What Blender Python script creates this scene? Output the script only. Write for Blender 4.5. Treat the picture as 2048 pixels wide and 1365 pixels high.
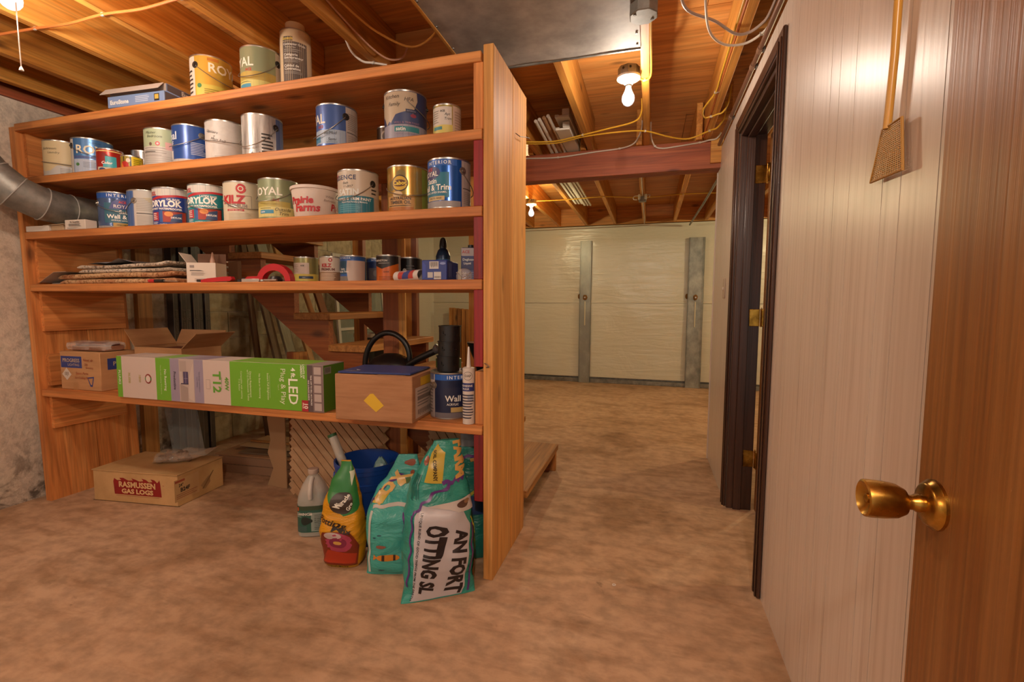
import bpy, bmesh, math, random
from mathutils import Vector, Matrix, noise

for _o in list(bpy.data.objects):
    bpy.data.objects.remove(_o)
scene = bpy.context.scene
COL = scene.collection
rnd = random.Random(7)
PI = math.pi


def lin(h):
    h = h.lstrip('#')
    out = []
    for i in (0, 2, 4):
        c = int(h[i:i + 2], 16) / 255
        out.append(c / 12.92 if c <= .04045 else ((c + .055) / 1.055) ** 2.4)
    return tuple(out) + (1.0,)


# ------------------------------------------------------------------ camera
CAM_H = 1.08
F_PX = 933.5
yaw, pitch, roll = math.radians(16.39), math.radians(4.44), math.radians(.30)
fw = Vector((-math.sin(yaw) * math.cos(pitch), math.cos(yaw) * math.cos(pitch), -math.sin(pitch)))
rt = Vector((math.cos(yaw), math.sin(yaw), 0))
up = rt.cross(fw)
rt2 = math.cos(roll) * rt + math.sin(roll) * up
up2 = rt2.cross(fw)
cam_data = bpy.data.cameras.new('camera')
cam_data.sensor_width = 36
cam_data.lens = F_PX / 2048 * 36
cam_data.clip_start = .02
cam = bpy.data.objects.new('camera', cam_data)
COL.objects.link(cam)
M3 = Matrix((rt2, up2, -fw)).transposed()
cam.matrix_world = Matrix.Translation((0, 0, CAM_H)) @ M3.to_4x4()
scene.camera = cam

# ------------------------------------------------------------------ world, lights, exposure
world = bpy.data.worlds.new('world')
scene.world = world
world.use_nodes = True
bg = world.node_tree.nodes['Background']
bg.inputs['Color'].default_value = (1.0, .88, .76, 1)
bg.inputs['Strength'].default_value = .34
vs = scene.view_settings
vs.view_transform = 'Standard'
vs.look = 'None'
vs.gamma = 1
vs.use_curve_mapping = False
vs.exposure = 1.08
WARM = (1.0, .84, .69)
YELLOW = (1.0, .84, .48)


def bulb_or_fill_light(loc, power, col=WARM, r=.037):
    l = bpy.data.lights.new('bulb_or_fill_light', 'POINT')
    l.energy = power
    l.color = col
    l.shadow_soft_size = r
    o = bpy.data.objects.new('bulb_or_fill_light', l)
    o.location = loc
    COL.objects.link(o)
    return o


BULB_A = (-1.981, 1.05, 2.045)      # pull-chain lamp in front of the shelves
BULB_B = (-.125, 2.35, 2.055)      # lamp on the joist over the aisle
BULB_C = (-1.21, 4.80, 2.03)       # lamp in the far room
bulb_or_fill_light(BULB_A, 40)
bulb_or_fill_light(BULB_B, 25)
bulb_or_fill_light(BULB_C, 56, YELLOW)
bulb_or_fill_light((.13, -.5, 2.05), 28)          # unseen lamp of the same room, placed behind the photographer for the plywood bay
bulb_or_fill_light((-2.2, -1.4, 2.05), 20)  # unseen fill lamp added behind the camera, over the left side
bulb_or_fill_light((2.0, 5.0, 2.05), 26, YELLOW)   # unseen fill lamp added in the far room, beyond the panelled wall
bulb_or_fill_light((2.1, 2.4, 2.05), 16, YELLOW)   # unseen lamp added to light the side room beyond the doorway


# ------------------------------------------------------------------ materials
def newmat(name, rough=.6, metal=0.0, spec=.5):
    m = bpy.data.materials.new(name)
    m.use_nodes = True
    nt = m.node_tree
    b = nt.nodes['Principled BSDF']
    b.inputs['Roughness'].default_value = rough
    b.inputs['Metallic'].default_value = metal
    b.inputs['Specular IOR Level'].default_value = spec
    return m, nt, b


_plain = {}


def P(hexc, rough=.5, metal=0.0, spec=.5):
    k = (hexc, rough, metal, spec)
    if k not in _plain:
        m, nt, b = newmat('plain_' + hexc.lstrip('#'), rough, metal, spec)
        b.inputs['Base Color'].default_value = lin(hexc)
        m.diffuse_color = lin(hexc)
        _plain[k] = m
    return _plain[k]


def coords(nt, scale=(1, 1, 1), rand=True):
    tc = nt.nodes.new('ShaderNodeTexCoord')
    mp = nt.nodes.new('ShaderNodeMapping')
    mp.inputs['Scale'].default_value = scale
    if rand:
        oi = nt.nodes.new('ShaderNodeObjectInfo')
        ad = nt.nodes.new('ShaderNodeVectorMath')
        ad.operation = 'ADD'
        mu = nt.nodes.new('ShaderNodeMath')
        mu.operation = 'MULTIPLY'
        mu.inputs[1].default_value = 31.7
        nt.links.new(oi.outputs['Random'], mu.inputs[0])
        nt.links.new(tc.outputs['Object'], ad.inputs[0])
        nt.links.new(mu.outputs[0], ad.inputs[1])
        nt.links.new(ad.outputs[0], mp.inputs['Vector'])
    else:
        nt.links.new(tc.outputs['Object'], mp.inputs['Vector'])
    return mp.outputs[0]


def tnoise(nt, vec, scale, detail=4, dist=0.0, rough=.55):
    n = nt.nodes.new('ShaderNodeTexNoise')
    n.inputs['Scale'].default_value = scale
    n.inputs['Detail'].default_value = detail
    n.inputs['Distortion'].default_value = dist
    n.inputs['Roughness'].default_value = rough
    nt.links.new(vec, n.inputs['Vector'])
    return n.outputs['Fac']


def ramp(nt, fac, stops):
    r = nt.nodes.new('ShaderNodeValToRGB')
    e = r.color_ramp.elements
    while len(e) < len(stops):
        e.new(.5)
    for i, (p, c) in enumerate(stops):
        e[i].position = p
        e[i].color = lin(c) if isinstance(c, str) else c
    nt.links.new(fac, r.inputs[0])
    return r.outputs[0]


def mixc(nt, fac, a, b, mode='MIX'):
    m = nt.nodes.new('ShaderNodeMix')
    m.data_type = 'RGBA'
    m.blend_type = mode
    for sock, v in ((m.inputs[0], fac), (m.inputs[6], a), (m.inputs[7], b)):
        if hasattr(v, 'is_linked'):
            nt.links.new(v, sock)
        else:
            sock.default_value = v
    return m.outputs[2]


def bump(nt, b, height, strength=.3, dist=.01):
    n = nt.nodes.new('ShaderNodeBump')
    n.inputs['Strength'].default_value = strength
    n.inputs['Distance'].default_value = dist
    nt.links.new(height, n.inputs['Height'])
    nt.links.new(n.outputs[0], b.inputs['Normal'])


def wood(name, c_lo, c_mid, c_hi, axis, rough=.55, fine=1.0, knots=True, vary=.22):
    m, nt, b = newmat(name, rough)
    ai = 'XYZ'.index(axis)
    sc = [9.0 * fine] * 3
    sc[ai] = .7
    v = coords(nt, sc)
    a = tnoise(nt, v, 1.6, 5, 1.2)
    sc2 = [60.0 * fine] * 3
    sc2[ai] = 1.3
    v2 = coords(nt, sc2)
    f = tnoise(nt, v2, 1.5, 3, .3)
    col = ramp(nt, a, [(.30, c_lo), (.5, c_mid), (.72, c_hi)])
    g = ramp(nt, f, [(.32, '#b0b0b0'), (.6, '#ffffff')])
    col = mixc(nt, .55, col, g, 'MULTIPLY')
    if knots:
        sc3 = [5.5] * 3
        sc3[ai] = 2.3
        v3 = coords(nt, sc3)
        vo = nt.nodes.new('ShaderNodeTexVoronoi')
        vo.inputs['Scale'].default_value = 1.0
        nt.links.new(v3, vo.inputs['Vector'])
        k = ramp(nt, vo.outputs['Distance'], [(.05, '#3a1a0c'), (.14, '#ffffff')])
        col = mixc(nt, .62, col, k, 'MULTIPLY')
    oi = nt.nodes.new('ShaderNodeObjectInfo')
    rr = nt.nodes.new('ShaderNodeMapRange')
    rr.inputs['To Min'].default_value = 1 - vary
    rr.inputs['To Max'].default_value = 1 + vary * .5
    nt.links.new(oi.outputs['Random'], rr.inputs['Value'])
    hv = nt.nodes.new('ShaderNodeHueSaturation')
    nt.links.new(rr.outputs[0], hv.inputs['Value'])
    nt.links.new(col, hv.inputs['Color'])
    nt.links.new(hv.outputs[0], b.inputs['Base Color'])
    bump(nt, b, f, .25, .003)
    return m


def mottled(name, stops, scale, rough=.6, metal=0.0, detail=5, bmp=0.0, bd=.004, dist=0.0, stretch=(1, 1, 1), rr=None):
    m, nt, b = newmat(name, rough, metal)
    v = coords(nt, stretch)
    f = tnoise(nt, v, scale, detail, dist, .6)
    nt.links.new(ramp(nt, f, stops), b.inputs['Base Color'])
    if rr:
        mr = nt.nodes.new('ShaderNodeMapRange')
        mr.inputs['To Min'].default_value = rr[0]
        mr.inputs['To Max'].default_value = rr[1]
        nt.links.new(f, mr.inputs['Value'])
        nt.links.new(mr.outputs[0], b.inputs['Roughness'])
    if bmp:
        bump(nt, b, f, bmp, bd)
    return m


def wood3(name, lo, mid, hi, **k):
    return {a: wood(name + '_' + a.lower(), lo, mid, hi, a, **k) for a in 'XYZ'}


W_SHELF = wood3('shelf_fir', '#b46a34', '#d28646', '#e09c5a')
W_END = wood3('end_board_fir', '#c48440', '#d8984e', '#e6b06c')
W_JOIST = wood3('joist_pine', '#c07a30', '#d8943e', '#e6ac5a')
W_STAIR = wood3('stair_pine', '#96602c', '#b87c3c', '#cc9450')
W_STRING = wood3('stringer_fir', '#7c4420', '#985428', '#ac6834')
W_PLY = wood3('plywood', '#cc8640', '#de9a50', '#e8ae66', fine=.5, vary=.1)
W_BEAM = wood3('beam_fir', '#8a4424', '#a65430', '#b86a3e', vary=.05)
W_RED = wood3('red_painted_wood', '#701214', '#8c181a', '#9c2422', knots=False, rough=.5)
W_DOOR = wood('door_veneer', '#875226', '#925e2e', '#9e6a3a', 'Z', rough=.4, fine=1.6, knots=False, vary=.02)
W_DARK = wood('dark_casing', '#3a231a', '#4a2e22', '#583a2c', 'Z', rough=.32, fine=2.2, knots=False, vary=.05)
W_DARKY = wood('dark_casing_head', '#3a231a', '#4a2e22', '#583a2c', 'Y', rough=.32, fine=2.2, knots=False, vary=.05)
GALV = mottled('galvanised_steel', [(.3, '#8a8680'), (.5, '#a09b94'), (.7, '#b6b0a8')], 9, .6, .15, bmp=.08, rr=(.55, .72))
GALV_DULL = mottled('dull_galvanised', [(.3, '#6c6b67'), (.5, '#85837d'), (.7, '#9d9a92')], 14, .5, .6, bmp=.12, rr=(.38, .6))
TIN = P('#b9b6b0', .3, .9)
TIN_DARK = P('#6b6762', .4, .8)
BRASS = mottled('worn_brass', [(.3, '#6b4a1c'), (.55, '#b98b3a'), (.75, '#d8ad5a')], 16, .22, 1.0, rr=(.15, .38))
CARD = mottled('cardboard', [(.3, '#a87c52'), (.6, '#b98c60')], 5, .85, bmp=.08, stretch=(1, 1, 6))
CARD_PALE = mottled('pale_cardboard', [(.3, '#b08a58'), (.6, '#c59e6b')], 5, .85, bmp=.08)
CARD_IN = P('#7d5836', .9)
BLACKP = P('#171515', .38)
WHITEP = P('#d9d4cc', .55)


def clear_mat(name, hexc='#ffffff', alpha=.28, rough=.12):
    m, nt, b = newmat(name, rough)
    b.inputs['Base Color'].default_value = lin(hexc)
    b.inputs['Alpha'].default_value = alpha
    v = coords(nt, (1, 1, 1))
    bump(nt, b, tnoise(nt, v, 30, 3), .6, .01)
    return m


CLEAR = clear_mat('clear_film', '#e9e2da', .30)


# ------------------------------------------------------------------ mesh helpers
class MB:
    def __init__(s):
        s.v, s.f, s.m, s.mats = [], [], [], []

    def mi(s, mat):
        if mat not in s.mats:
            s.mats.append(mat)
        return s.mats.index(mat)

    def add(s, verts, faces, mat, M=None):
        n = len(s.v)
        s.v += [tuple(M @ Vector(p)) if M else tuple(p) for p in verts]
        i = s.mi(mat)
        for f in faces:
            s.f.append(tuple(q + n for q in f))
            s.m.append(i)
        return s

    def box(s, x0, x1, y0, y1, z0, z1, mat, bev=0.0, M=None):
        if bev <= 0:
            V = [(x, y, z) for x in (x0, x1) for y in (y0, y1) for z in (z0, z1)]
            Fc = [(0, 1, 3, 2), (4, 6, 7, 5), (0, 4, 5, 1), (2, 3, 7, 6), (0, 2, 6, 4), (1, 5, 7, 3)]
            return s.add(V, Fc, mat, M)
        bm = bmesh.new()
        bmesh.ops.create_cube(bm, size=1)
        for v in bm.verts:
            v.co = Vector(((x0 + x1) / 2 + v.co.x * (x1 - x0), (y0 + y1) / 2 + v.co.y * (y1 - y0), (z0 + z1) / 2 + v.co.z * (z1 - z0)))
        bmesh.ops.bevel(bm, geom=bm.edges[:], offset=bev, segments=1, affect='EDGES', profile=.5)
        return s.bm(bm, mat, M)

    def bm(s, bm, mat, M=None):
        bm.verts.index_update()
        s.add([v.co.copy() for v in bm.verts], [[v.index for v in f.verts] for f in bm.faces], mat, M)
        bm.free()
        return s

    def lathe(s, prof, mat, n=28, M=None, a0=0.0, a1=2 * PI, sx=1.0, sy=1.0):
        full = abs(a1 - a0 - 2 * PI) < 1e-6
        k = n if full else n + 1
        V, Fc, rings = [], [], []
        for r, z in prof:
            if r < 1e-6:
                rings.append([len(V)] * k)
                V.append((0, 0, z))
            else:
                rings.append(list(range(len(V), len(V) + k)))
                for i in range(k):
                    a = a0 + (a1 - a0) * i / n
                    V.append((r * math.cos(a) * sx, r * math.sin(a) * sy, z))
        for A, B in zip(rings, rings[1:]):
            for i in range(n):
                j = (i + 1) % k
                q = [A[i], A[j], B[j], B[i]]
                q = [x for t, x in enumerate(q) if x not in q[:t]]
                if len(q) > 2:
                    Fc.append(tuple(q))
        return s.add(V, Fc, mat, M)

    def tube(s, pts, r, mat, n=7, smooth=0, M=None, closed=False):
        pts = [Vector(p) for p in pts]
        if smooth:
            pts = catmull(pts, smooth)
        rad = r if isinstance(r, (list, tuple)) else None
        V, Fc = [], []
        N = len(pts)
        prev = None
        for i, p in enumerate(pts):
            if closed:
                t = pts[(i + 1) % N] - pts[i - 1]
            else:
                t = pts[min(i + 1, N - 1)] - pts[max(i - 1, 0)]
            t.normalize()
            if prev is None:
                u = t.orthogonal().normalized()
            else:
                u = (prev - t * prev.dot(t)).normalized()
            prev = u
            w = t.cross(u)
            ri = rad[min(int(i * len(rad) / N), len(rad) - 1)] if rad else r
            for k in range(n):
                a = 2 * PI * k / n
                V.append(p + (u * math.cos(a) + w * math.sin(a)) * ri)
        for i in range(N if closed else N - 1):
            i2 = (i + 1) % N
            for k in range(n):
                k2 = (k + 1) % n
                Fc.append((i * n + k, i * n + k2, i2 * n + k2, i2 * n + k))
        if not closed:
            Fc.append(tuple(range(n - 1, -1, -1)))
            Fc.append(tuple(range((N - 1) * n, N * n)))
        return s.add(V, Fc, mat, M)

    def prism(s, poly, axis, d0, d1, mat, M=None):
        """poly in the plane across the axis, extruded from d0 to d1"""
        def put(p, d):
            return {'X': (d, p[0], p[1]), 'Y': (p[0], d, p[1]), 'Z': (p[0], p[1], d)}[axis]
        bm = bmesh.new()
        A = [bm.verts.new(put(p, d0)) for p in poly]
        B = [bm.verts.new(put(p, d1)) for p in poly]
        n = len(poly)
        bm.faces.new(A)
        bm.faces.new(B[::-1])
        for i in range(n):
            bm.faces.new((A[i], B[i], B[(i + 1) % n], A[(i + 1) % n]))
        bmesh.ops.recalc_face_normals(bm, faces=bm.faces[:])
        bmesh.ops.triangulate(bm, faces=[f for f in bm.faces if len(f.verts) > 4])
        return s.bm(bm, mat, M)

    def build(s, name, parent=None, loc=None, smooth=True, angle=38):
        me = bpy.data.meshes.new(name)
        me.from_pydata([tuple(v) for v in s.v], [], s.f)
        for m in s.mats:
            me.materials.append(m)
        me.polygons.foreach_set('material_index', s.m)
        if smooth:
            me.polygons.foreach_set('use_smooth', [True] * len(me.polygons))
            me.update()
            me.set_sharp_from_angle(angle=math.radians(angle))
        me.validate()
        me.update()
        o = bpy.data.objects.new(name, me)
        COL.objects.link(o)
        if parent:
            o.parent = parent
        if loc:
            o.location = loc
        return o


def catmull(pts, k):
    out = []
    n = len(pts)
    for i in range(n - 1):
        p0, p1, p2, p3 = pts[max(i - 1, 0)], pts[i], pts[i + 1], pts[min(i + 2, n - 1)]
        for j in range(k):
            t = j / k
            out.append(.5 * ((2 * p1) + (p2 - p0) * t + (2 * p0 - 5 * p1 + 4 * p2 - p3) * t * t + (3 * p1 - p0 - 3 * p2 + p3) * t ** 3))
    out.append(pts[-1])
    return out


def tag(o, label=None, cat=None, group=None, kind=None):
    if label:
        o['label'] = label
    if cat:
        o['category'] = cat
    if group:
        o['group'] = group
    if kind:
        o['kind'] = kind
    return o


def thing(name, label, cat, loc=(0, 0, 0), rz=0.0, group=None, rot=None):
    o = bpy.data.objects.new(name, None)
    o.empty_display_size = .05
    COL.objects.link(o)
    o.location = loc
    o.rotation_euler = rot if rot else (0, 0, rz)
    return tag(o, label, cat, group)


def box_part(name, parent, b, mat, bev=0.0):
    return MB().box(*b, mat, bev).build(name, parent)


def boxo(name, parent, b, mat, bev=0.0):
    """a box piece with its own origin at its base centre"""
    x0, x1, y0, y1, z0, z1 = b
    cx, cy = (x0 + x1) / 2, (y0 + y1) / 2
    return MB().box(x0 - cx, x1 - cx, y0 - cy, y1 - cy, 0, z1 - z0, mat, bev).build(name, parent, (cx, cy, z0))


# ---- printed shapes: 2-D polygons mapped on a surface
_tc = {}


def text2d(body, size, bold=0.0, shear=0.0, space=1.0):
    k = (body, bold, shear, space)
    if k not in _tc:
        cu = bpy.data.curves.new('t', 'FONT')
        cu.body = body
        cu.size = 1
        cu.align_x = 'CENTER'
        cu.align_y = 'CENTER'
        cu.resolution_u = 2
        cu.offset = bold
        cu.shear = shear
        cu.space_character = space
        ob = bpy.data.objects.new('t', cu)
        COL.objects.link(ob)
        dg = bpy.context.evaluated_depsgraph_get()
        ev = ob.evaluated_get(dg)
        me = ev.to_mesh()
        V = [(v.co.x, v.co.y) for v in me.vertices]
        Fc = [tuple(p.vertices) for p in me.polygons]
        ev.to_mesh_clear()
        bpy.data.objects.remove(ob)
        bpy.data.curves.remove(cu)
        _tc[k] = (V, Fc)
    V, Fc = _tc[k]
    return [(x * size, y * size) for x, y in V], Fc


def cut2d(V, Fc, cs, ct):
    """slice flat shapes into strips so that they can follow a curved surface"""
    bm = bmesh.new()
    vs_ = [bm.verts.new((x, y, 0)) for x, y in V]
    for f in Fc:
        try:
            bm.faces.new([vs_[i] for i in f])
        except ValueError:
            pass
    big = [f for f in bm.faces if len(f.verts) > 4]
    if big:
        bmesh.ops.triangulate(bm, faces=big)
    for ax, c in ((0, cs), (1, ct)):
        if not c:
            continue
        lo = min(v.co[ax] for v in bm.verts)
        hi = max(v.co[ax] for v in bm.verts)
        t = math.floor(lo / c) * c + c
        no = Vector((1, 0, 0)) if ax == 0 else Vector((0, 1, 0))
        while t < hi - 1e-5:
            bmesh.ops.bisect_plane(bm, geom=bm.verts[:] + bm.edges[:] + bm.faces[:], plane_co=no * t, plane_no=no, dist=1e-6)
            t += c
    bm.verts.index_update()
    V2 = [(v.co.x, v.co.y) for v in bm.verts]
    F2 = [[v.index for v in f.verts] for f in bm.faces]
    bm.free()
    return V2, F2


class Print:
    """printed matter on one surface; mapper(s, t, layer) gives the 3-D point"""

    def __init__(s, mapper, cs=0, ct=0, gloss=.45):
        s.mb, s.map, s.cs, s.ct, s.gloss = MB(), mapper, cs, ct, gloss

    def shape(s, V, Fc, col, layer):
        if s.cs or s.ct:
            V, Fc = cut2d(V, Fc, s.cs, s.ct)
        mat = P(col, s.gloss) if isinstance(col, str) else col
        s.mb.add([s.map(x, y, layer) for x, y in V], Fc, mat)

    def run(s, ops):
        for i, op in enumerate(ops):
            k = op[0]
            if k == 'r':                                   # r, s0, s1, t0, t1, colour [, layer]
                _, a, b, c, d, col = op[:6]
                s.shape([(a, c), (b, c), (b, d), (a, d)], [(0, 1, 2, 3)], col, op[6] if len(op) > 6 else 1)
            elif k == 'p':                                 # p, points, colour [, layer]
                s.shape(op[1], [tuple(range(len(op[1])))], op[2], op[3] if len(op) > 3 else 2)
            elif k == 'e':                                 # e, cs, ct, rs, rt, colour [, layer]
                n = 20
                s.shape([(op[1] + op[3] * math.cos(2 * PI * j / n), op[2] + op[4] * math.sin(2 * PI * j / n)) for j in range(n)], [tuple(range(n))], op[5], op[6] if len(op) > 6 else 2)
            elif k == 't':                                 # t, body, s, t, size, colour, {bold, shear, rot, sx, space, layer}
                o = op[6] if len(op) > 6 else {}
                V, Fc = text2d(op[1], op[4], o.get('bold', 0), o.get('shear', 0), o.get('space', 1))
                a = math.radians(o.get('rot', 0))
                sx = o.get('sx', 1)
                V = [(x * sx * math.cos(a) - y * math.sin(a) + op[2], x * sx * math.sin(a) + y * math.cos(a) + op[3]) for x, y in V]
                s.shape(V, Fc, op[5], o.get('layer', 4))
            elif k == 'l':                                 # l, s0, s1, t0, t1, n, colour: lines of fine print
                _, a, b, c, d, n, col = op[:7]
                g = random.Random(i * 7 + n)
                for j in range(n):
                    t = d + (c - d) * (j + .5) / n
                    th = abs(d - c) / n * .22
                    s.shape([(a, t - th), (b - (b - a) * g.random() * .35, t - th), (b - (b - a) * g.random() * .35, t + th), (a, t + th)], [(0, 1, 2, 3)], col, 3)
            elif k == 'v':                                 # v: lines of fine print that run upright
                _, a, b, c, d, n, col = op[:7]
                g = random.Random(i * 5 + n)
                for j in range(n):
                    t = a + (b - a) * (j + .5) / n
                    th = abs(b - a) / n * .22
                    e = c + (d - c) * g.random() * .3
                    s.shape([(t - th, e), (t + th, e), (t + th, d), (t - th, d)], [(0, 1, 2, 3)], col, 3)
        return s

    def build(s, parent, name='printed_label'):
        for ch in parent.children:                        # print belongs to the surface that carries it
            if ch.name.split('.')[0] in ('wrap', 'tub', 'carton', 'sack', 'can_body', 'tube', 'bottle', 'cover', 'tin_body'):
                host = ch
                if not (ch.name.startswith('tin_body') and any(c.name.startswith('wrap') for c in parent.children)):
                    return s.mb.build(name, host, smooth=True)
        return s.mb.build(name, parent, smooth=True)


def cyl_map(R, z0=0.0, taper=0.0):
    def f(s, t, layer):
        r = R + taper * t + .00035 * layer
        a = s / R
        return (r * math.sin(a), -r * math.cos(a), z0 + t)
    return f


def plane_map(origin, ux, uy):
    o, ux, uy = Vector(origin), Vector(ux).normalized(), Vector(uy).normalized()
    n = ux.cross(uy)

    def f(s, t, layer):
        return o + ux * s + uy * t + n * (.0004 * layer)
    return f


def face_cam(x, y):
    return math.atan2(-x, y)


# ================================================================== THE SETTING
XL, XR, YB = -3.22, .42, 6.55          # left wall, panelled wall, far wall
ZJ, ZP = 2.17, 2.405                   # underside of joists, underside of the plywood
ZJL = 2.193                            # shallower joists over the shelves, hung on the stair header


def concrete(name, stops, scale, bmp, big=None, stretch=(1, 1, 1), rough=.8):
    m, nt, b = newmat(name, rough, 0, .35)
    v = coords(nt, stretch, False)
    n1 = tnoise(nt, v, scale, 8, .25, .6)
    n2 = tnoise(nt, v, scale * 14, 4, 0, .6)
    col = ramp(nt, n1, stops)
    g = ramp(nt, n2, [(.35, '#c4c4c4'), (.6, '#ffffff')])
    col = mixc(nt, .6, col, g, 'MULTIPLY')
    if big:
        n3 = tnoise(nt, v, big[0], 6, .4, .62)
        st = ramp(nt, n3, [(big[1], big[3]), (big[2], '#ffffff')])
        col = mixc(nt, .8, col, st, 'MULTIPLY')
    nt.links.new(col, b.inputs['Base Color'])
    bump(nt, b, n2, bmp, .01)
    return m


def floor_spots(m):
    nt = m.node_tree
    b = nt.nodes['Principled BSDF']
    old = b.inputs['Base Color'].links[0].from_socket
    v = coords(nt, (1.0, 1.6, 1), False)
    sp_ = ramp(nt, tnoise(nt, v, 3.1, 7, .5, .7), [(.265, '#6a5a48'), (.36, '#ffffff')])
    st_ = ramp(nt, tnoise(nt, coords(nt, (.7, 2.6, 1), False), 5.0, 6, .3, .65), [(.30, '#b8a48c'), (.5, '#ffffff')])
    c = mixc(nt, .75, old, sp_, 'MULTIPLY')
    nt.links.new(mixc(nt, .5, c, st_, 'MULTIPLY'), b.inputs['Base Color'])
    return m


M_FLOOR = concrete('concrete_floor', [(.3, '#b39272'), (.5, '#c2a080'), (.72, '#cdae90')], 1.1, .12, (1.9, .34, .5, '#cabcaa'), (.9, 1.2, 1), .62)
M_WALLC = concrete('concrete_wall', [(.3, '#a39c90'), (.55, '#bbb4a6'), (.75, '#cdc6b8')], 2.2, .35)
M_BLOCK = concrete('block_face', [(.3, '#a5997c'), (.5, '#b8ab8c'), (.7, '#c4b898')], 1.2, .25)
M_SLAB = P('#7d5a36', .9)

# rough pitted lower part of the cast wall: voronoi pits in the wall material
m, nt, b = newmat('pitted_concrete_wall', .9, 0, .3)
v = coords(nt, (1, 1, 1), False)
n1 = tnoise(nt, v, 1.7, 8, .5, .62)
n2 = tnoise(nt, v, 34, 4, .2, .6)
n4 = tnoise(nt, v, 9, 5, .4, .65)
col = ramp(nt, n1, [(.3, '#bfb09e'), (.55, '#cfc1af'), (.75, '#dccfbd')])
sep = nt.nodes.new('ShaderNodeSeparateXYZ')
nt.links.new(v, sep.inputs[0])
low = nt.nodes.new('ShaderNodeMapRange')
low.inputs['From Min'].default_value = .42
low.inputs['From Max'].default_value = .05
nt.links.new(sep.outputs['Z'], low.inputs['Value'])
pit = ramp(nt, n4, [(.40, '#55493c'), (.52, '#ffffff')])
colp = mixc(nt, .8, col, pit, 'MULTIPLY')
col = mixc(nt, low.outputs[0], col, colp)
g = ramp(nt, n2, [(.35, '#b8b8b8'), (.58, '#ffffff')])
nt.links.new(mixc(nt, .5, col, g, 'MULTIPLY'), b.inputs['Base Color'])
bump(nt, b, n2, .5, .012)
M_WALLP = m

floor_spots(M_FLOOR)
floor = tag(MB().box(-3.45, 4.3, -2.6, 6.75, -.12, 0, M_FLOOR).build('floor', smooth=False), kind='structure')
floor['label'] = 'tan stained concrete floor'

# left wall: cast concrete at the front, block courses behind the stairs
wl = tag(MB().box(XL - .2, XL, -2.6, YB, 0, 2.137, M_WALLP).build('wall_left', smooth=False), kind='structure')
blk = None
rowh, bw = .203, .406
r = 0
z = .0
while z + rowh < 2.14:
    y = 2.52 - (.203 if r % 2 else 0)
    while y < 6.4:
        y0, y1 = max(y, 2.45), min(y + bw - .006, YB - .02)
        if abs((y1 - y0) - (bw - .006)) < 1e-4:
            if blk is None:
                blk = MB().box(0, .012, 0, bw - .006, 0, rowh - .006, M_BLOCK, .0015).build('block', wl, (XL - .004, y0, z))
            else:
                o = blk.copy()
                COL.objects.link(o)
                o.location = (XL - .004, y0, z)
        else:
            MB().box(0, .012, 0, y1 - y0, 0, rowh - .006, M_BLOCK, .0015).build('block', wl, (XL - .004, y0, z))
        y += bw
    z += rowh
    r += 1
tag(MB().box(XL - .2, XL + .02, -2.6, YB, 2.138, ZJ, W_BEAM['Y']).build('trim_1', smooth=False), kind='structure')

tag(MB().box(XL - .2, XL - .06, -2.6, YB + .2, ZJ, 2.44, W_BEAM['Y']).build('trim_4', smooth=False), kind='structure')
wall_b = tag(MB().box(-3.42, 4.3, YB + .03, YB + .2, 0, 2.165, M_WALLC).build('wall_back', smooth=False), kind='structure')
tag(MB().box(3.6, 3.8, -2.6, YB + .03, 0, 2.165, M_WALLC).build('wall_side', smooth=False), kind='structure')
# far sheeting track along the floor
tag(MB().box(XL + .01, 3.59, YB - .03, YB + .028, 0, .055, GALV_DULL, .004).box(XL + .01, 3.59, YB + .012, YB + .028, .055, .10, GALV_DULL).build('baseboard_back', smooth=False), kind='structure')

# right wall: white random-width panelling, each board a piece of its own
M_PANEL, nt, b = newmat('white_panelling', .33, 0, .5)
v = coords(nt, (70, 55, 1.2))
f = tnoise(nt, v, 1.4, 4, .4)
col = ramp(nt, f, [(.28, '#bdaa9a'), (.40, '#cfbfb0'), (.6, '#d8c9bb')])
nt.links.new(col, b.inputs['Base Color'])
bump(nt, b, f, .22, .0015)
M_GROOVE = P('#4e4038', .8)
DY0, DY1, DZ = 1.905, 2.675, 1.955      # doorway
wr = MB()
wr.box(XR + .008, XR + .115, -2.6, DY0, 0, 2.112, M_GROOVE)
wr.box(XR + .008, XR + .115, DY1, 3.50, 0, 2.112, M_GROOVE)
wr.box(XR + .008, XR + .115, DY0, DY1, DZ, 2.112, M_GROOVE)
wr = tag(wr.build('wall_right', smooth=False), kind='structure')
y = -.9
pat = [.115, .07, .16, .095, .06, .135, .175, .085]
i = 0
while y < 3.50:
    w = pat[i % 8]
    y1 = min(y + w, 3.503)
    for a, c, z0 in ([(y, y1, .0)] if (y1 <= DY0 or y >= DY1) else
                     ([(y, DY0, .0)] if y < DY0 else []) + [(max(y, DY0), min(y1, DY1), DZ)] + ([(DY1, y1, .0)] if y1 > DY1 else [])):
        if c - a > .004:
            boxo('plank', wr, (XR, XR + .009, a + .0012, c - .0012, z0, 2.112), M_PANEL)
    y = y1
    i += 1
tag(MB().box(XR - .006, XR + .12, 3.503, 3.515, 0, 1.98, M_PANEL).build('trim_2', smooth=False), kind='structure')

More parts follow.
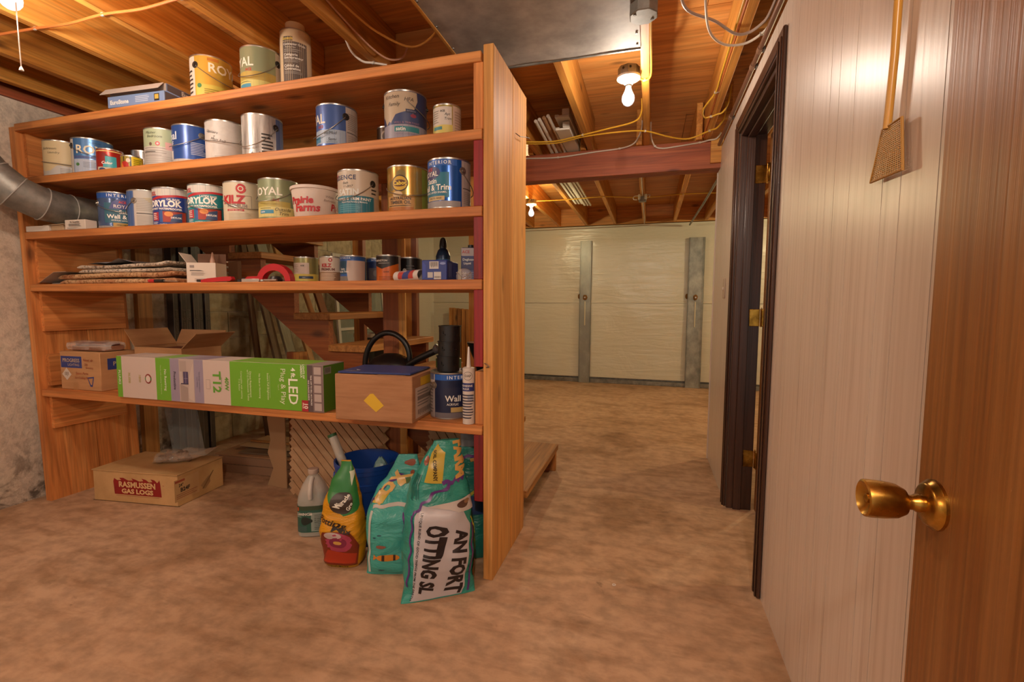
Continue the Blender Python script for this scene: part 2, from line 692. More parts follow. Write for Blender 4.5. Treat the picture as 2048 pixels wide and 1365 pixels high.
# ceiling: slab, plywood sheets, joists, headers and blocking
ceil = tag(MB().box(-3.45, 4.3, -2.6, 6.75, 2.43, 2.47, M_SLAB).build('ceiling', smooth=False), kind='structure')
for j in range(8):
    y0 = -2.55 + j * 1.22
    for k in range(4):
        x0 = -3.45 - (1.22 if j % 2 else 0) + k * 2.44
        a, c = max(x0, -3.45), min(x0 + 2.437, 4.3)
        if c > a + .1:
            boxo('plywood_sheet', ceil, (a, c, y0, min(y0 + 1.217, 6.75), ZP, 2.43), W_PLY['X'])
JX = [.33 + .39 * k for k in range(1, 9)] + [.33, -.05, -.43, -.81, -1.25, -1.664, -2.052, -2.42, -2.83, -3.16]
for x in JX:
    y1 = 2.135 if x < -1.0 else 3.47
    boxo('joist', ceil, (x - .019, x + .019, -2.55, y1, ZJL if x < -1.0 else ZJ, ZP - .001), W_JOIST['Y'], .002)
for x in [.28 + .38 * k for k in range(-9, 10)]:
    if -3.2 < x < 4.2:
        boxo('joist', ceil, (x - .019, x + .019, 3.375, YB - .01, ZJ, ZP - .001), W_JOIST['Y'], .002)
boxo('header', ceil, (XL, -.84, 2.14, 2.178, ZJL, ZP - .001), W_PLY['X'], .002)
boxo('header', ceil, (XL, -.84, 3.02, 3.058, ZJ, ZP - .001), W_PLY['X'], .002)
boxo('rim_board', ceil, (XL, 3.59, YB - .008, YB + .03, ZJ, ZP - .001), W_PLY['X'])
for a, c, y0 in ((.352, .44, 2.16), (.352, .44, 3.12)):
    boxo('blocking', ceil, (a, c, y0, y0 + .038, ZJ + (.02 if a > .3 else 0), ZP - .001), W_JOIST['X'], .002)
tag(MB().box(XL, 3.59, YB - .05, YB + .19, 2.166, ZJ, W_JOIST['X']).build('trim_3', smooth=False), kind='structure')

# girder under the joists
bt = thing('ceiling_beam', 'dark reddish wooden girder carrying the joists across the aisle', 'beam', (0, 3.4, 1.985))
for k in range(3):
    box_part('beam_board', bt, (XL, XR + .02, .0375 * k, .0375 * k + .0365, 0, .185 - .002 * k), W_BEAM['X'], .002)
box_part('splice_board', bt, (.355, XR + .012, -.02, 0, .03, .185), W_JOIST['X'], .001)

# ------------------------------------------------------------------ doorway in the panelled wall
d1 = tag(bpy.data.objects.new('door_1', None), 'open interior door in dark wood frame within the white panelling', kind='structure')
COL.objects.link(d1)
d1.location = (XR, DY1, 0)
cs, ct_ = .07, .014
yo = -(DY1 - DY0)
for ya, yb in ((0.0, cs), (yo - cs, yo)):
    cm = MB().box(-ct_, 0, ya, yb, 0, DZ + cs, W_DARK, .004)
    cm.box(-ct_ - .005, -ct_, ya + .012, ya + .024, 0, DZ + .04, W_DARK, .002).box(-ct_ - .005, -ct_, yb - .024, yb - .012, 0, DZ + .04, W_DARK, .002)
    cm.build('casing', d1)
MB().box(-ct_, 0, yo, 0, DZ, DZ + cs, W_DARKY, .004).box(-ct_ - .004, -ct_, yo, 0, DZ + .012, DZ + .024, W_DARKY, .002).build('head_casing', d1)
MB().box(.0, .12, -.02, 0, 0, DZ, W_DARK, .002).build('jamb', d1)
MB().box(.0, .12, yo, yo + .02, 0, DZ, W_DARK, .002).build('jamb', d1)
MB().box(.0, .12, yo + .02, -.02, DZ - .02, DZ, W_DARKY, .002).build('head_jamb', d1)
MB().box(.03, .068, -.032, -.02, 0, DZ - .02, W_DARK, .002).build('door_stop', d1)
MB().box(.03, .068, yo + .02, -.02, DZ - .032, DZ - .02, W_DARKY, .002).build('door_stop', d1)
leaf = MB().box(.132, .86, -.066, -.032, .012, DZ - .025, W_DOOR, .003)
leaf.build('door_leaf', d1)
for hz in (.28, 1.02, 1.74):
    h = MB().box(.072, .121, -.0228, -.0205, hz - .044, hz + .044, BRASS, .002)
    h.box(.1235, .131, -.062, -.034, hz - .044, hz + .044, BRASS, .002)
    h.lathe([(0, -.047), (.005, -.047), (.005, .047), (0, .047)], BRASS, 10, Matrix.Translation((.127, -.026, hz)))
    h.lathe([(0, .047), (.0035, .049), (0, .054)], BRASS, 8, Matrix.Translation((.127, -.026, hz)))
    h.build('hinge', d1)

# near door standing open flat against the panelling
d2 = tag(bpy.data.objects.new('door_2', None), 'brown flush wooden door with brass knob standing open against the panelling', kind='structure')
COL.objects.link(d2)
d2.location = (.38, .80, 0)
MB().box(0, .035, -.78, 0, .012, 2.0, W_DOOR, .003).build('door_leaf', d2)
kn = MB().lathe([(0, 0), (.034, 0), (.034, .004), (.030, .008), (.029, .010), (.0255, .0125), (.012, .014), (.0125, .022), (.010, .026), (.010, .032), (.0115, .036)], BRASS, 32,
                Matrix.Translation((0, -.045, .811)) @ Matrix.Rotation(-PI / 2, 4, 'Y'))
leaf2 = [c for c in d2.children][0]
ro = kn.build('knob_rosette', leaf2)
kb = MB().lathe([(.0115, .034), (.018, .036), (.0235, .046), (.0255, .060), (.0262, .078), (.0255, .083), (.023, .0845), (.017, .079), (.007, .0755), (.006, .080), (.003, .082), (0, .082)], BRASS, 32,
                Matrix.Translation((0, -.045, .811)) @ Matrix.Rotation(-PI / 2, 4, 'Y'))
kb.build('knob', leaf2)


# ================================================================== SHELVING UNIT
SX0, SX1 = -3.125, -.602               # between the end panels
SY0, SY1 = 1.66, 2.13
SZ = [2.0, 1.725, 1.447, 1.175, .614]  # shelf tops
ST = .038


def lean(z):                            # the left end panel leans outwards
    return -3.098 - .041 * z


su = thing('shelf_unit', 'big wooden storage shelf unit of five plank shelves between board ends', 'shelf unit', (-1.9, 1.9, 0))
OX, OY = 1.9, -1.9


def sp(name, b, mat, bev=.002):
    x0, x1, y0, y1, z0, z1 = b
    return boxo(name, su, (x0 + OX, x1 + OX, y0 + OY, y1 + OY, z0, z1), mat, bev)


def slanted(name, y0, y1, z0, z1, t0, t1, mat):
    """a board that follows the lean of the left end; t0..t1 outwards from the inner face"""
    mb = MB()
    V = []
    for z_ in (z0, z1):
        for y_ in (y0, y1):
            for t in (t0, t1):
                V.append((lean(z_) - t + OX, y_ + OY, z_))
    mb.add(V, [(0, 1, 3, 2), (4, 6, 7, 5), (0, 4, 5, 1), (2, 3, 7, 6), (0, 2, 6, 4), (1, 5, 7, 3)], mat)
    return mb.build(name, su, smooth=False)


slanted('end_board', SY0, 1.90, 0, 1.985, 0, .04, W_SHELF['Z'])
slanted('end_board', 1.903, SY1, 0, 1.985, 0, .04, W_SHELF['Z'])
sp('end_board', (-.602, -.563, SY0, 1.908, 0, 2.018), W_END['Z'])
sp('end_board', (-.602, -.563, 1.913, 2.128, 0, 2.018), W_END['Z'])
for i, z in enumerate(SZ):
    xl = lean(z - .02) + .001
    sp('shelf_board', (xl, -.603 - (.004 if i else .008), SY0 + (.004 if i == 4 else 0), 1.893, z - ST, z), W_SHELF['X'], .003)
    sp('shelf_board', (xl, -.606, 1.898, SY1, z - ST, z), W_SHELF['X'], .003)
# spacer posts at the right end, most of them painted red
cx0, cx1 = -.643, -.605
for z0, z1, mt in ((SZ[1], SZ[0] - ST, W_SHELF['Z']), (SZ[2], SZ[1] - ST, W_RED['Z']), (SZ[3], SZ[2] - ST, W_RED['Z'])):
    sp('spacer_post', (cx0, cx1, SY0 + .006, SY0 + .10, z0, z1), mt)
sp('spacer_post', (cx0, cx1, SY0 + .006, SY0 + .10, .842, SZ[3] - ST), W_RED['Z'])
sp('spacer_post', (cx0, cx1, SY0 + .02, SY0 + .11, SZ[4], .822), W_SHELF['Z'])
sp('spacer_post', (cx0, cx1, SY0 + .006, SY0 + .10, .31, SZ[4] - ST), W_RED['Z'])
# boards that carry the shelves at the left end
for z0, z1, y1 in ((.395, SZ[4] - ST, 2.06), (.925, SZ[3] - ST, 2.10), (1.185, SZ[2] - ST, 2.08), (1.735, SZ[0] - ST, 2.10)):
    slanted('support_board', SY0 + .035, y1, z0, z1, -.022, 0, W_SHELF['Y'])
slanted('support_board', SY0 + .035, 1.80, .63, .80, -.03, 0, W_SHELF['Y'])
# nails bent over on the end
MB().tube([(-.561, 1.945, 1.80), (-.545, 1.955, 1.788), (-.535, 2.0, 1.80), (-.53, 2.06, 1.815)], .0018, TIN_DARK, 5).build('bent_nail', su).location = (OX, OY, 0)
MB().tube([(-.610, 1.672, .858), (-.585, 1.650, .856), (-.575, 1.652, .846), (-.59, 1.66, .842)], .0018, TIN_DARK, 5).build('bent_nail', su).location = (OX, OY, 0)

# ================================================================== STAIRCASE BEHIND THE SHELVES
st = thing('staircase', 'open wooden basement stairs with plank treads behind the shelf unit', 'stairs', (-.55, 2.15, 0))
RUN, RISE = .2225, .1715
YN, YF = 2.15, 2.963


def sl(name, b, mat, bev=.002):
    x0, x1, y0, y1, z0, z1 = b
    return boxo(name, st, (x0 + .55, x1 + .55, y0 - 2.15, y1 - 2.15, z0, z1), mat, bev)


for k in range(1, 12):
    xn = -.551 - RUN * (k - 1)
    zt = RISE * k
    sl('tread', (xn - .238, xn, YN, YF, zt - .037, zt), W_STAIR['Y'], .003)
for y0 in (YN + .02, YF - .07):
    pts = [(-.60, 0)]
    for k in range(1, 12):
        xn = -.575 - RUN * (k - 1)
        pts.append((xn, RISE * k - .038))
        pts.append((xn - RUN, RISE * k - .038))
    xe = pts[-1][0]
    pts[-1] = (xe, pts[-1][1])
    pts.append((xe, 1.735))
    pts.append((-.69, .0))
    # move into the unit's own frame
    MB().prism([(p[0] + .55, p[1]) for p in pts], 'Y', y0 - 2.15, y0 - 2.15 + .038, W_STRING['X']).build('stringer', st, smooth=False)
sl('newel_foot', (-.60, -.562, YF - .04, YF - .005, 0, RISE - .038), W_STAIR['Z'])
post = thing('support_post', 'tall wooden stud post standing between shelf unit and stairs', 'post', (-1.265, 2.14, 0))
boxo('post_board', post, (-.06, .03, -.005, .006, 0, ZJL), W_STRING['Z'])
boxo('post_board', post, (.03, .068, -.005, .006, 0, ZJL), W_JOIST['Z'])  # lit side of the post put into paler wood, shaded front darker
leg = thing('stair_leg', 'short wooden two-by-four leg propping the stair stringer', 'post', (-1.965, 2.231, 0))
boxo('leg_board', leg, (-.045, .0, -.019, .019, 0, .80), W_STRING['Z'])
boxo('leg_board', leg, (.001, .039, -.019, .05, 0, .80), W_STAIR['Z'])
for x, lab in ((-2.05, 'rough wooden stud standing behind the stairs near the block wall'), (-1.62, 'rough wooden stud standing behind the stair treads, middle of three'), (-1.14, 'rough wooden stud standing behind the stairs next to the aisle')):
    t = thing('timber_stud', lab, 'stud', (x, 3.0, 0), group='studs behind the stairs')
    boxo('stud_board', t, (-.045, .0, -.019, .019, 0, 2.165), W_JOIST['Z'])
    boxo('stud_board', t, (.001, .04, -.019, .019, 0, 2.165), W_STRING['Z'])
t = thing('timber_stud', 'wooden stud upright against the concrete wall behind the shelf end', 'stud', (XL + .02, 2.27, 0), group='studs behind the stairs')
boxo('stud_board', t, (-.019, .019, -.045, .045, 0, 2.13), W_STAIR['Z'])


# ================================================================== OVERHEAD: DUCTS, LAMPS, CABLES
# flat sheet-metal duct bottom nailed under the joists
dp = thing('duct_panel', 'flat grey galvanised sheet metal duct bottom nailed under the joists', 'duct', (-.45, 2.13, 2.163))
sh = MB()
NX, NY = 14, 30
V, Fc = [], []
for top in (0, 1):
    for j in range(NY + 1):
        for i in range(NX + 1):
            x = -.392 + .775 * i / NX
            y = -3.6 * j / NY
            V.append((x, y, (.0014 if top else 0) - .0022 * noise.noise((x * 5, y * 5, 0))))
n1_ = (NX + 1) * (NY + 1)
for j in range(NY):
    for i in range(NX):
        a = j * (NX + 1) + i
        Fc += [(a, a + 1, a + NX + 2, a + NX + 1), (n1_ + a, n1_ + a + NX + 1, n1_ + a + NX + 2, n1_ + a + 1)]
sh.add(V, Fc, GALV)
sh.build('sheet', dp)
hem = MB().box(-.397, -.385, -3.6, 0, -.004, .003, W_JOIST['Y']).build('edge_strip', dp)
MB().box(-.39, .384, -.006, .004, -.004, .004, GALV_DULL).build('hem', dp)
nl = MB()
for k in range(14):
    nl.lathe([(0, -.0045), (.004, -.004), (.005, -.001), (0, -.001)], TIN_DARK, 8, Matrix.Translation((.37, -.04 - .085 * k, 0)))
    nl.lathe([(0, -.0045), (.004, -.004), (.005, -.001), (0, -.001)], TIN_DARK, 8, Matrix.Translation((-.378, -.06 - .16 * k, 0)))
tag(nl.build('nail_heads', dp), kind='stuff')

# round galvanised pipe that elbows down through the shelves
pp = thing('round_duct', 'round galvanised stove pipe with segmented elbow entering between the shelves', 'duct', (0, 0, 0))
path = [(-2.995, 1.40, 2.40), (-3.03, 1.40, 2.12), (-3.085, 1.425, 1.82), (-3.05, 1.485, 1.70), (-3.01, 1.555, 1.622), (-2.985, 1.65, 1.580), (-2.98, 1.76, 1.566), (-2.98, 2.135, 1.564)]
RD = .083
whole = MB().tube(path, RD, GALV_DULL, 30)
for a in range(len(path) - 1):
    sec = MB()
    sec.add(whole.v[a * 30:(a + 2) * 30], [(k, (k + 1) % 30, 30 + (k + 1) % 30, 30 + k) for k in range(30)], GALV_DULL)
    sec.build('pipe_section' if a in (0, 1, 6) else 'elbow_gore', pp)
for k in range(1, 7):
    p, q = Vector(path[k - 1]), Vector(path[k + 1])
    d = (q - p).normalized()
    u = d.orthogonal().normalized()
    w = d.cross(u)
    c = Vector(path[k])
    ring = [c + (u * math.cos(2 * PI * i / 30) + w * math.sin(2 * PI * i / 30)) * (RD + .0015) for i in range(30)]
    MB().tube(ring, .0028, GALV, 6, closed=True).build('seam_bead', pp)
pp.location = (-2.98, 1.76, 1.545)
for ch in pp.children:
    ch.location = (2.98, -1.76, -1.545)

M_BULB, nt, b = newmat('lit_bulb', .3)
b.inputs['Base Color'].default_value = (1, 1, 1, 1)
b.inputs['Emission Color'].default_value = (.90, .96, 1, 1)
b.inputs['Emission Strength'].default_value = .42
PORC = P('#ddd8cf', .25)
BULB_PROF = [(.0, -.0), (.012, .001), (.0215, .008), (.0285, .020), (.030, .032), (.0285, .044), (.022, .058), (.0165, .070), (.0135, .082), (.013, .09), (0, .09)]


def lamp(name, label, loc, boxed=True, scale=1.0):
    """porcelain lampholder with bare bulb hanging from a steel box; loc = centre of the bulb's globe"""
    x, y, z = loc
    t = thing(name, label, 'ceiling lamp', (x, y, z + .14), group='bare bulb lamps')
    o = Vector((x, y, z)) - Vector((x, y, z + .14))
    M = Matrix.Translation(o)
    bl = MB().lathe([(r, h - .032) for r, h in BULB_PROF], M_BULB, 24, M).build('bulb', t)
    bl.visible_shadow = True
    MB().lathe([(.013, .055), (.0145, .056), (.0145, .072), (.013, .074)], TIN, 20, M).build('bulb_base', t)
    MB().lathe([(.017, .060), (.021, .066), (.023, .082), (.048, .086), (.054, .090), (.055, .098), (.050, .101), (0, .101)], PORC, 32, M).build('lampholder', t)
    if boxed:
        bx = MB().lathe([(.047, .1015), (.050, .103), (.050, .139), (.047, .140), (0, .140)], GALV_DULL, 8, M)
        for a in (-.5, .2):
            bx.lathe([(0, 0), (.006, 0), (.006, .0015), (0, .0015)], P('#2c2a28', .6), 10, M @ Matrix.Rotation(a - PI / 2, 4, 'Z') @ Matrix.Translation((.0465, 0, .125)) @ Matrix.Rotation(PI / 2, 4, 'Y'))
        bx.build('junction_box', t)
    return t


def light_of(lampobj, light):
    return light


la = lamp('bulb_lamp', 'lit pull-chain bulb lamp on the joists in front of the shelves', BULB_A)
mb = MB().tube([(.02, 0, -.06), (.024, 0, -.14), (.03, -.002, -.25), (.036, -.004, -.355)], .0016, P('#e6ded2', .6), 6, 3)
mb.build('pull_string', la)
MB().lathe([(0, 0), (.006, .001), (.0045, .008), (.002, .013), (0, .013)], P('#e6ded2', .5), 12, Matrix.Translation((.036, -.004, -.368))).build('string_bell', la)
lb = lamp('bulb_lamp', 'lit bare bulb lamp over the aisle beside the metal duct', BULB_B)
lc = lamp('bulb_lamp', 'lit bare bulb lamp in the far room before the plastic sheeting', BULB_C)

jb = thing('junction_box', 'octagonal grey steel junction box on the joist by the duct corner', 'junction box', (-.05, 1.835, 2.1205))
MB().lathe([(0, 0), (.049, 0), (.052, .003), (.052, .040), (0, .040)], GALV_DULL, 8, Matrix.Rotation(PI / 8, 4, 'Z')).build('box_body', jb)
for sx_, sy_ in ((-.03, -.02), (.03, .02)):
    MB().lathe([(0, -.002), (.005, -.002), (.006, 0), (0, 0)], TIN_DARK, 8, Matrix.Translation((sx_, sy_, 0))).build('screw', jb)

C_YEL, C_ORA, C_WHT, C_GRY = P('#d9a832', .45), P('#d27a3c', .45), P('#cfc4b4', .5), P('#a8968a', .4)
STAPLE = P('#cfc8bc', .35, .6)


def cable(name, label, pts, r, mat, staples=(), sm=6, group='cables stapled to the joists'):
    o = Vector(pts[0])
    t = thing(name, label, 'cable', o, group=group)
    MB().tube([Vector(p) - o for p in pts], r, mat, 7, sm).build('cable_run', t)
    for i in staples:
        p = Vector(pts[i]) - o
        MB().box(p.x - .007, p.x + .007, p.y - .004, p.y + .004, p.z - r - .002, p.z + r + .002, STAPLE, .0015).build('staple', t)
    return t


cable('electric_cable', 'yellow cable stapled across the joists from duct to aisle lamp', [(-.86, 3.08, 2.163), (-.80, 3.10, 2.162), (-.63, 3.13, 2.161), (-.44, 3.07, 2.163), (-.28, 3.0, 2.16), (-.12, 2.955, 2.17), (-.078, 2.91, 2.20), (-.075, 2.86, 2.26)], .0048, C_YEL, (3,))
cable('electric_cable', 'longer yellow cable sagging under the joists towards the panelled wall', [(-.86, 3.115, 2.161), (-.63, 3.157, 2.158), (-.44, 3.097, 2.161), (-.222, 3.06, 2.156), (-.058, 3.105, 2.162), (.09, 3.21, 2.148), (.21, 3.27, 2.146), (.325, 3.20, 2.161), (.365, 3.165, 2.163), (.395, 3.10, 2.20), (.395, 3.06, 2.27)], .0048, C_YEL, (4, 7))
cable('electric_cable', 'yellow cable running along the joist from junction box to aisle lamp', [(-.02, 1.87, 2.15), (-.026, 1.95, 2.163), (-.024, 2.20, 2.164), (-.024, 2.36, 2.163), (-.035, 2.41, 2.162), (-.055, 2.42, 2.163), (-.09, 2.405, 2.17), (-.118, 2.38, 2.178)], .0045, C_YEL, (5,))
cable('electric_cable', 'orange cable stapled along the joist nearest the panelled wall', [(.306, 1.2, 2.177), (.306, 1.895, 2.177), (.306, 2.2, 2.177), (.306, 2.68, 2.177), (.306, 3.05, 2.177), (.305, 3.365, 2.18)], .0045, C_ORA, (1, 3))
cable('electric_cable', 'yellow cable beside the orange one curling up to the wall', [(.2955, 1.2, 2.177), (.2955, 1.9, 2.177), (.2955, 2.45, 2.177), (.294, 2.68, 2.174), (.255, 2.85, 2.162), (.270, 2.965, 2.159), (.307, 2.968, 2.160), (.335, 2.95, 2.162), (.364, 2.93, 2.165), (.385, 2.885, 2.20), (.39, 2.84, 2.27)], .0045, C_YEL, (3, 6))
cable('electric_cable', 'pale cable looping along the top face of the girder', [(-.93, 3.392, 2.150), (-.88, 3.392, 2.147), (-.66, 3.392, 2.136), (-.40, 3.392, 2.152), (-.23, 3.390, 2.160), (-.145, 3.366, 2.172), (-.108, 3.360, 2.21), (-.085, 3.335, 2.26), (-.082, 3.30, 2.30)], .005, C_WHT, (2, 4))
cable('electric_cable', 'pale cable on the girder end beside the panelled wall', [(-.026, 3.34, 2.30), (-.022, 3.36, 2.21), (.004, 3.385, 2.154), (.05, 3.392, 2.138), (.117, 3.392, 2.14), (.288, 3.391, 2.155), (.338, 3.374, 2.159), (.385, 3.368, 2.163), (.408, 3.34, 2.19)], .005, C_WHT, (2, 5))
cable('electric_cable', 'grey cable hanging in a loose loop below the plywood', [(.04, 1.80, 2.32), (.072, 1.90, 2.24), (.107, 1.975, 2.20), (.213, 2.053, 2.187), (.295, 2.11, 2.158), (.345, 2.112, 2.156), (.383, 2.06, 2.157), (.395, 2.0, 2.158), (.398, 1.85, 2.162)], .0055, C_GRY)
cable('electric_cable', 'thin pale cable looping from joist bay to the pipe', [(.15, 1.80, 2.30), (.164, 1.93, 2.22), (.196, 2.075, 2.166), (.263, 2.168, 2.152), (.34, 2.176, 2.147), (.392, 2.12, 2.148), (.411, 2.045, 2.151), (.4155, 1.90, 2.156)], .005, C_WHT, (5,))
cable('electric_cable', 'orange cable stapled under the joists before the shelves', [(-2.92, 1.33, 2.182), (-2.83, 1.325, 2.187), (-2.62, 1.33, 2.178), (-2.42, 1.355, 2.187), (-2.23, 1.36, 2.179), (-2.052, 1.365, 2.187), (-1.86, 1.374, 2.181), (-1.664, 1.375, 2.187), (-1.46, 1.38, 2.181), (-1.25, 1.385, 2.187), (-.98, 1.36, 2.20), (-.92, 1.34, 2.30)], .005, C_ORA, (1, 3, 5, 7))
cable('electric_cable', 'yellow cable drooping from the joist to a hole in the plywood', [(-1.225, 1.45, 2.29), (-1.218, 1.56, 2.285), (-1.18, 1.68, 2.25), (-1.12, 1.79, 2.21), (-1.02, 1.90, 2.19), (-.93, 1.93, 2.24), (-.90, 1.93, 2.32), (-.89, 1.92, 2.405)], .0048, P('#c98a3c', .45))
cable('electric_cable', 'pale cable drooping on the joist side above the top shelf', [(-1.226, 1.50, 2.262), (-1.224, 1.70, 2.235), (-1.20, 1.86, 2.20), (-1.17, 1.96, 2.19), (-1.13, 2.02, 2.22), (-1.12, 2.05, 2.28)], .0042, P('#cf9a78', .45), (0,))
cable('electric_cable', 'white cable end dangling under the joist over the top shelf', [(-1.33, 1.86, 2.27), (-1.32, 1.90, 2.215), (-1.29, 1.94, 2.187), (-1.25, 1.965, 2.186), (-1.20, 2.0, 2.187)], .005, P('#e2d8ca', .4), (3,))
cable('electric_cable', 'long pale cable crossing the far room joists', [(-1.15, 4.78, 2.15), (-.85, 4.85, 2.16), (-.47, 4.83, 2.163), (-.10, 4.912, 2.152), (.28, 4.92, 2.163), (.66, 4.95, 2.163), (.95, 4.95, 2.163)], .005, C_YEL, (2, 4))
cable('electric_cable', 'pale cable dropping from the far switch box to the sill', [(-.098, 4.0, 2.1645), (-.098, 4.7, 2.1645), (-.098, 5.6, 2.1645), (-.098, 6.35, 2.155), (-.16, 6.44, 2.135), (-.7, 6.46, 2.13), (-1.9, 6.47, 2.125)], .005, C_WHT, (2,))
t = thing('conduit', 'brown pipe with couplings running along the top of the panelled wall', 'pipe', (.405, 2.6, 2.128))
MB().tube([(0, -2.6, 0), (0, .78, 0)], .011, P('#7c5844', .4, .3), 12).build('pipe_run', t)
for yy in (-.95, -.42, -.28, .3):
    MB().tube([(0, yy, 0), (0, yy + .035, 0)], .0135, P('#9a7862', .35, .4), 12).build('coupling', t)
    MB().box(.008, .014, yy - .01, yy + .02, -.016, .016, TIN_DARK).build('strap', t)
t = thing('conduit', 'thin grey steel conduit crossing the far room ceiling obliquely', 'pipe', (.55, 5.0, 2.131))
MB().tube([(-.02, -1.35, .012), (-.05, .3, .0), (-.09, 1.44, -.02)], .011, GALV_DULL, 10).build('pipe_run', t)

sb = thing('switch_box', 'grey steel outlet box hanging from the far room joist', 'electrical box', (-.098, 4.87, 2.10))
MB().box(-.035, .035, -.03, .03, 0, .05, GALV_DULL, .003).build('box_body', sb)
MB().box(-.042, -.02, -.032, -.018, .02, .07, P('#d4d0c4', .4), .002).box(.02, .042, -.032, -.018, .02, .07, P('#d4d0c4', .4), .002).build('clamp', sb)
MB().tube([(-.03, 0, .06), (-.08, .01, .06), (-.085, 0, .03), (-.05, -.01, .02)], .004, C_WHT, 6, 5).tube([(.03, 0, .06), (.07, .01, .07), (.06, 0, .04)], .004, C_WHT, 6, 5).build('wire_loop', sb)

# mouldings stored on top of the girder
gm = 'trim strips stored in the joist bays'
for k, (x, dx, c, lab) in enumerate([(-.71, .0, '#d3ccbe', 'white wooden dowel strip on the girder beside the end boards'), (-.675, .02, '#e0d8ca', 'thin bright white strip among the girder mouldings'), (-.65, .015, '#a9805a', 'brown wooden strip lying among the white girder mouldings'), (-.615, .03, '#ddd5c7', 'longest white round strip leaning on the girder mouldings')]):
    t = thing('moulding_strip', lab, 'moulding', (x, 3.41, ZJ + .012), group=gm)
    MB().tube([(0, .06, 0), (-dx * .6, -.5, .035 + .008 * k)], .011, P(c, .5), 10).build('strip', t)
for k, (x, z0, lab) in enumerate([(-.556, 0.0, 'white casing moulding lying flat on the girder next to the joist'), (-.550, .055, 'white casing moulding stacked uppermost on the girder')]):
    t = thing('moulding_strip', lab, 'moulding', (x, 3.41, ZJ + .008 + z0), group=gm)
    MB().box(-.045, .045, -.42 - .06 * k, .06, 0, .012, P('#d8d0c0', .5), .002).box(-.045, -.02, -.42 - .06 * k, .06, .012, .018, P('#d8d0c0', .5), .002).box(.0, .045, -.42 - .06 * k, .06, .013, .05, P('#d0c8b8', .5), .002).build('strip', t)
for k in range(6):
    t = thing('moulding_strip', 'white trim strip in the bundle laid in the far room joist bay', 'moulding', (-.80 + .027 * k, 4.9, ZJ + .003 + .006 * (k % 3)), group='white trim bundle over the far room')
    MB().box(-.011, .011, -1.4, .25 + .12 * k * .3, 0, .016, P('#d8d2c2', .5), .002).build('strip', t)

# ------------------------------------------------------------------ on the panelled wall
sw = thing('light_switch', 'beige light switch plate on the panelling beyond the doorway', 'switch', (XR, 3.013, 1.125))
MB().box(-.006, 0, -.035, .035, 0, .115, P('#c2ad98', .4), .003).build('plate', sw)
MB().box(-.014, -.006, -.005, .005, .05, .066, P('#d0bca6', .4), .001).build('toggle', sw)

fs = thing('fly_swatter', 'straw-coloured woven fly swatter hanging on the white panelling', 'fly swatter', (XR, 1.03, 1.31))
M_SW = P('#b98a3e', .5)
MB().tube([(-.012, .01, .095), (-.012, -.0, .22), (-.014, -.012, .70)], .0068, P('#c08c38', .3), 12).build('handle', fs)
q = [(.003, .108), (-.042, .098), (-.058, .012), (-.040, 0), (.064, .010), (.030, .09)]


def swp(u, w):   # head outline blended between its four sides
    a = Vector((.028, .10)).lerp(Vector((-.043, .096)), u)
    c = Vector((.064, .012)).lerp(Vector((-.058, .004)), u)
    p = a.lerp(c, w)
    return (-.012, p.x, p.y)


hd = MB()
for k in range(15):
    hd.tube([swp(k / 14, 0), swp(k / 14, .5), swp(k / 14, 1)], .0011, M_SW, 4)
for k in range(26):
    hd.tube([swp(0, k / 25), swp(1, k / 25)], .0011, M_SW, 4)
hd.tube([swp(0, 0), swp(1, 0), swp(1, 1), swp(0, 1)], .0026, P('#a87a34', .5), 6, closed=True)
hd.build('mesh_head', fs)
MB().tube([(-.001, -.012, .685), (-.02, -.012, .69)], .002, TIN, 6).build('nail', fs)


# ================================================================== CANS
def make_can(name, label, cat, x, y, z, R, h, body, ops, ears=(), bail=None, rot=0.0, ear_mat=None, group=None, lid=True, taper=0.0, tilt=(0, 0), zt=.0005):
    t = thing(name, label, cat, (x, y, z + zt), group=group)
    t.rotation_euler = (tilt[0], tilt[1], face_cam(x, y) + math.radians(rot))
    if taper:
        prof = [(0, 0), (R * .97, 0), (R, .003), (R + taper * (h - .014), h - .014), (R + taper * h + .004, h - .013), (R + taper * h + .005, h - .002), (R + taper * h + .003, h), (0, h)]
        MB().lathe(prof, body, 48).build('tub', t)
    else:
        prof = [(0, .002), (R * .95, .002), (R * .955, 0), (R * .995, 0), (R * 1.008, .003), (R, .006), (R, h - .006), (R * 1.012, h - .003), (R * 1.008, h), (R * .965, h), (R * .94, h - .007)]
        MB().lathe(prof, TIN, 48).build('tin_body', t)
        if body is not TIN:
            MB().lathe([(R + .0003, .006), (R + .0003, h - .006)], body, 48).build('wrap', t)
        MB().lathe([(R * .945, h - .006), (R * .93, h - .002), (R * .90, h - .002), (R * .88, h - .006), (R * .3, h - .006), (0, h - .005)], TIN, 40).build('lid', t)
    if ops:
        Print(cyl_map(R + (taper * h * 0), 0, taper), cs=.007).run(ops).build(t)
    em = ear_mat or P('#26221f', .4)
    for a, ez in ears:
        M = Matrix.Rotation(math.radians(a), 4, 'Z') @ Matrix.Translation((0, -R + .001, ez)) @ Matrix.Rotation(PI / 2, 4, 'X')
        MB().lathe([(.015, 0), (.0145, .0025), (.010, .004), (.006, .0035), (.005, .008), (0, .008)], em, 20, M).build('ear', t)
    if bail:
        a0, ez, drop = bail[:3]
        pts = []
        for k in range(13):
            f = -PI / 2 + PI * k / 12
            aa = math.radians(a0) + f * 1.0
            rr = R + .0035 + (bail[3] if len(bail) > 3 else .010) * math.cos(f) ** 2
            pts.append((rr * math.sin(aa), -rr * math.cos(aa), ez - drop * math.cos(f)))
        MB().tube(pts, .0017, P('#8d8880', .35, .7), 6).build('bail_handle', t)
    return t


GR, GH = .084, .190
QR, QH = .0545, .124
HAND = '#2a2622'


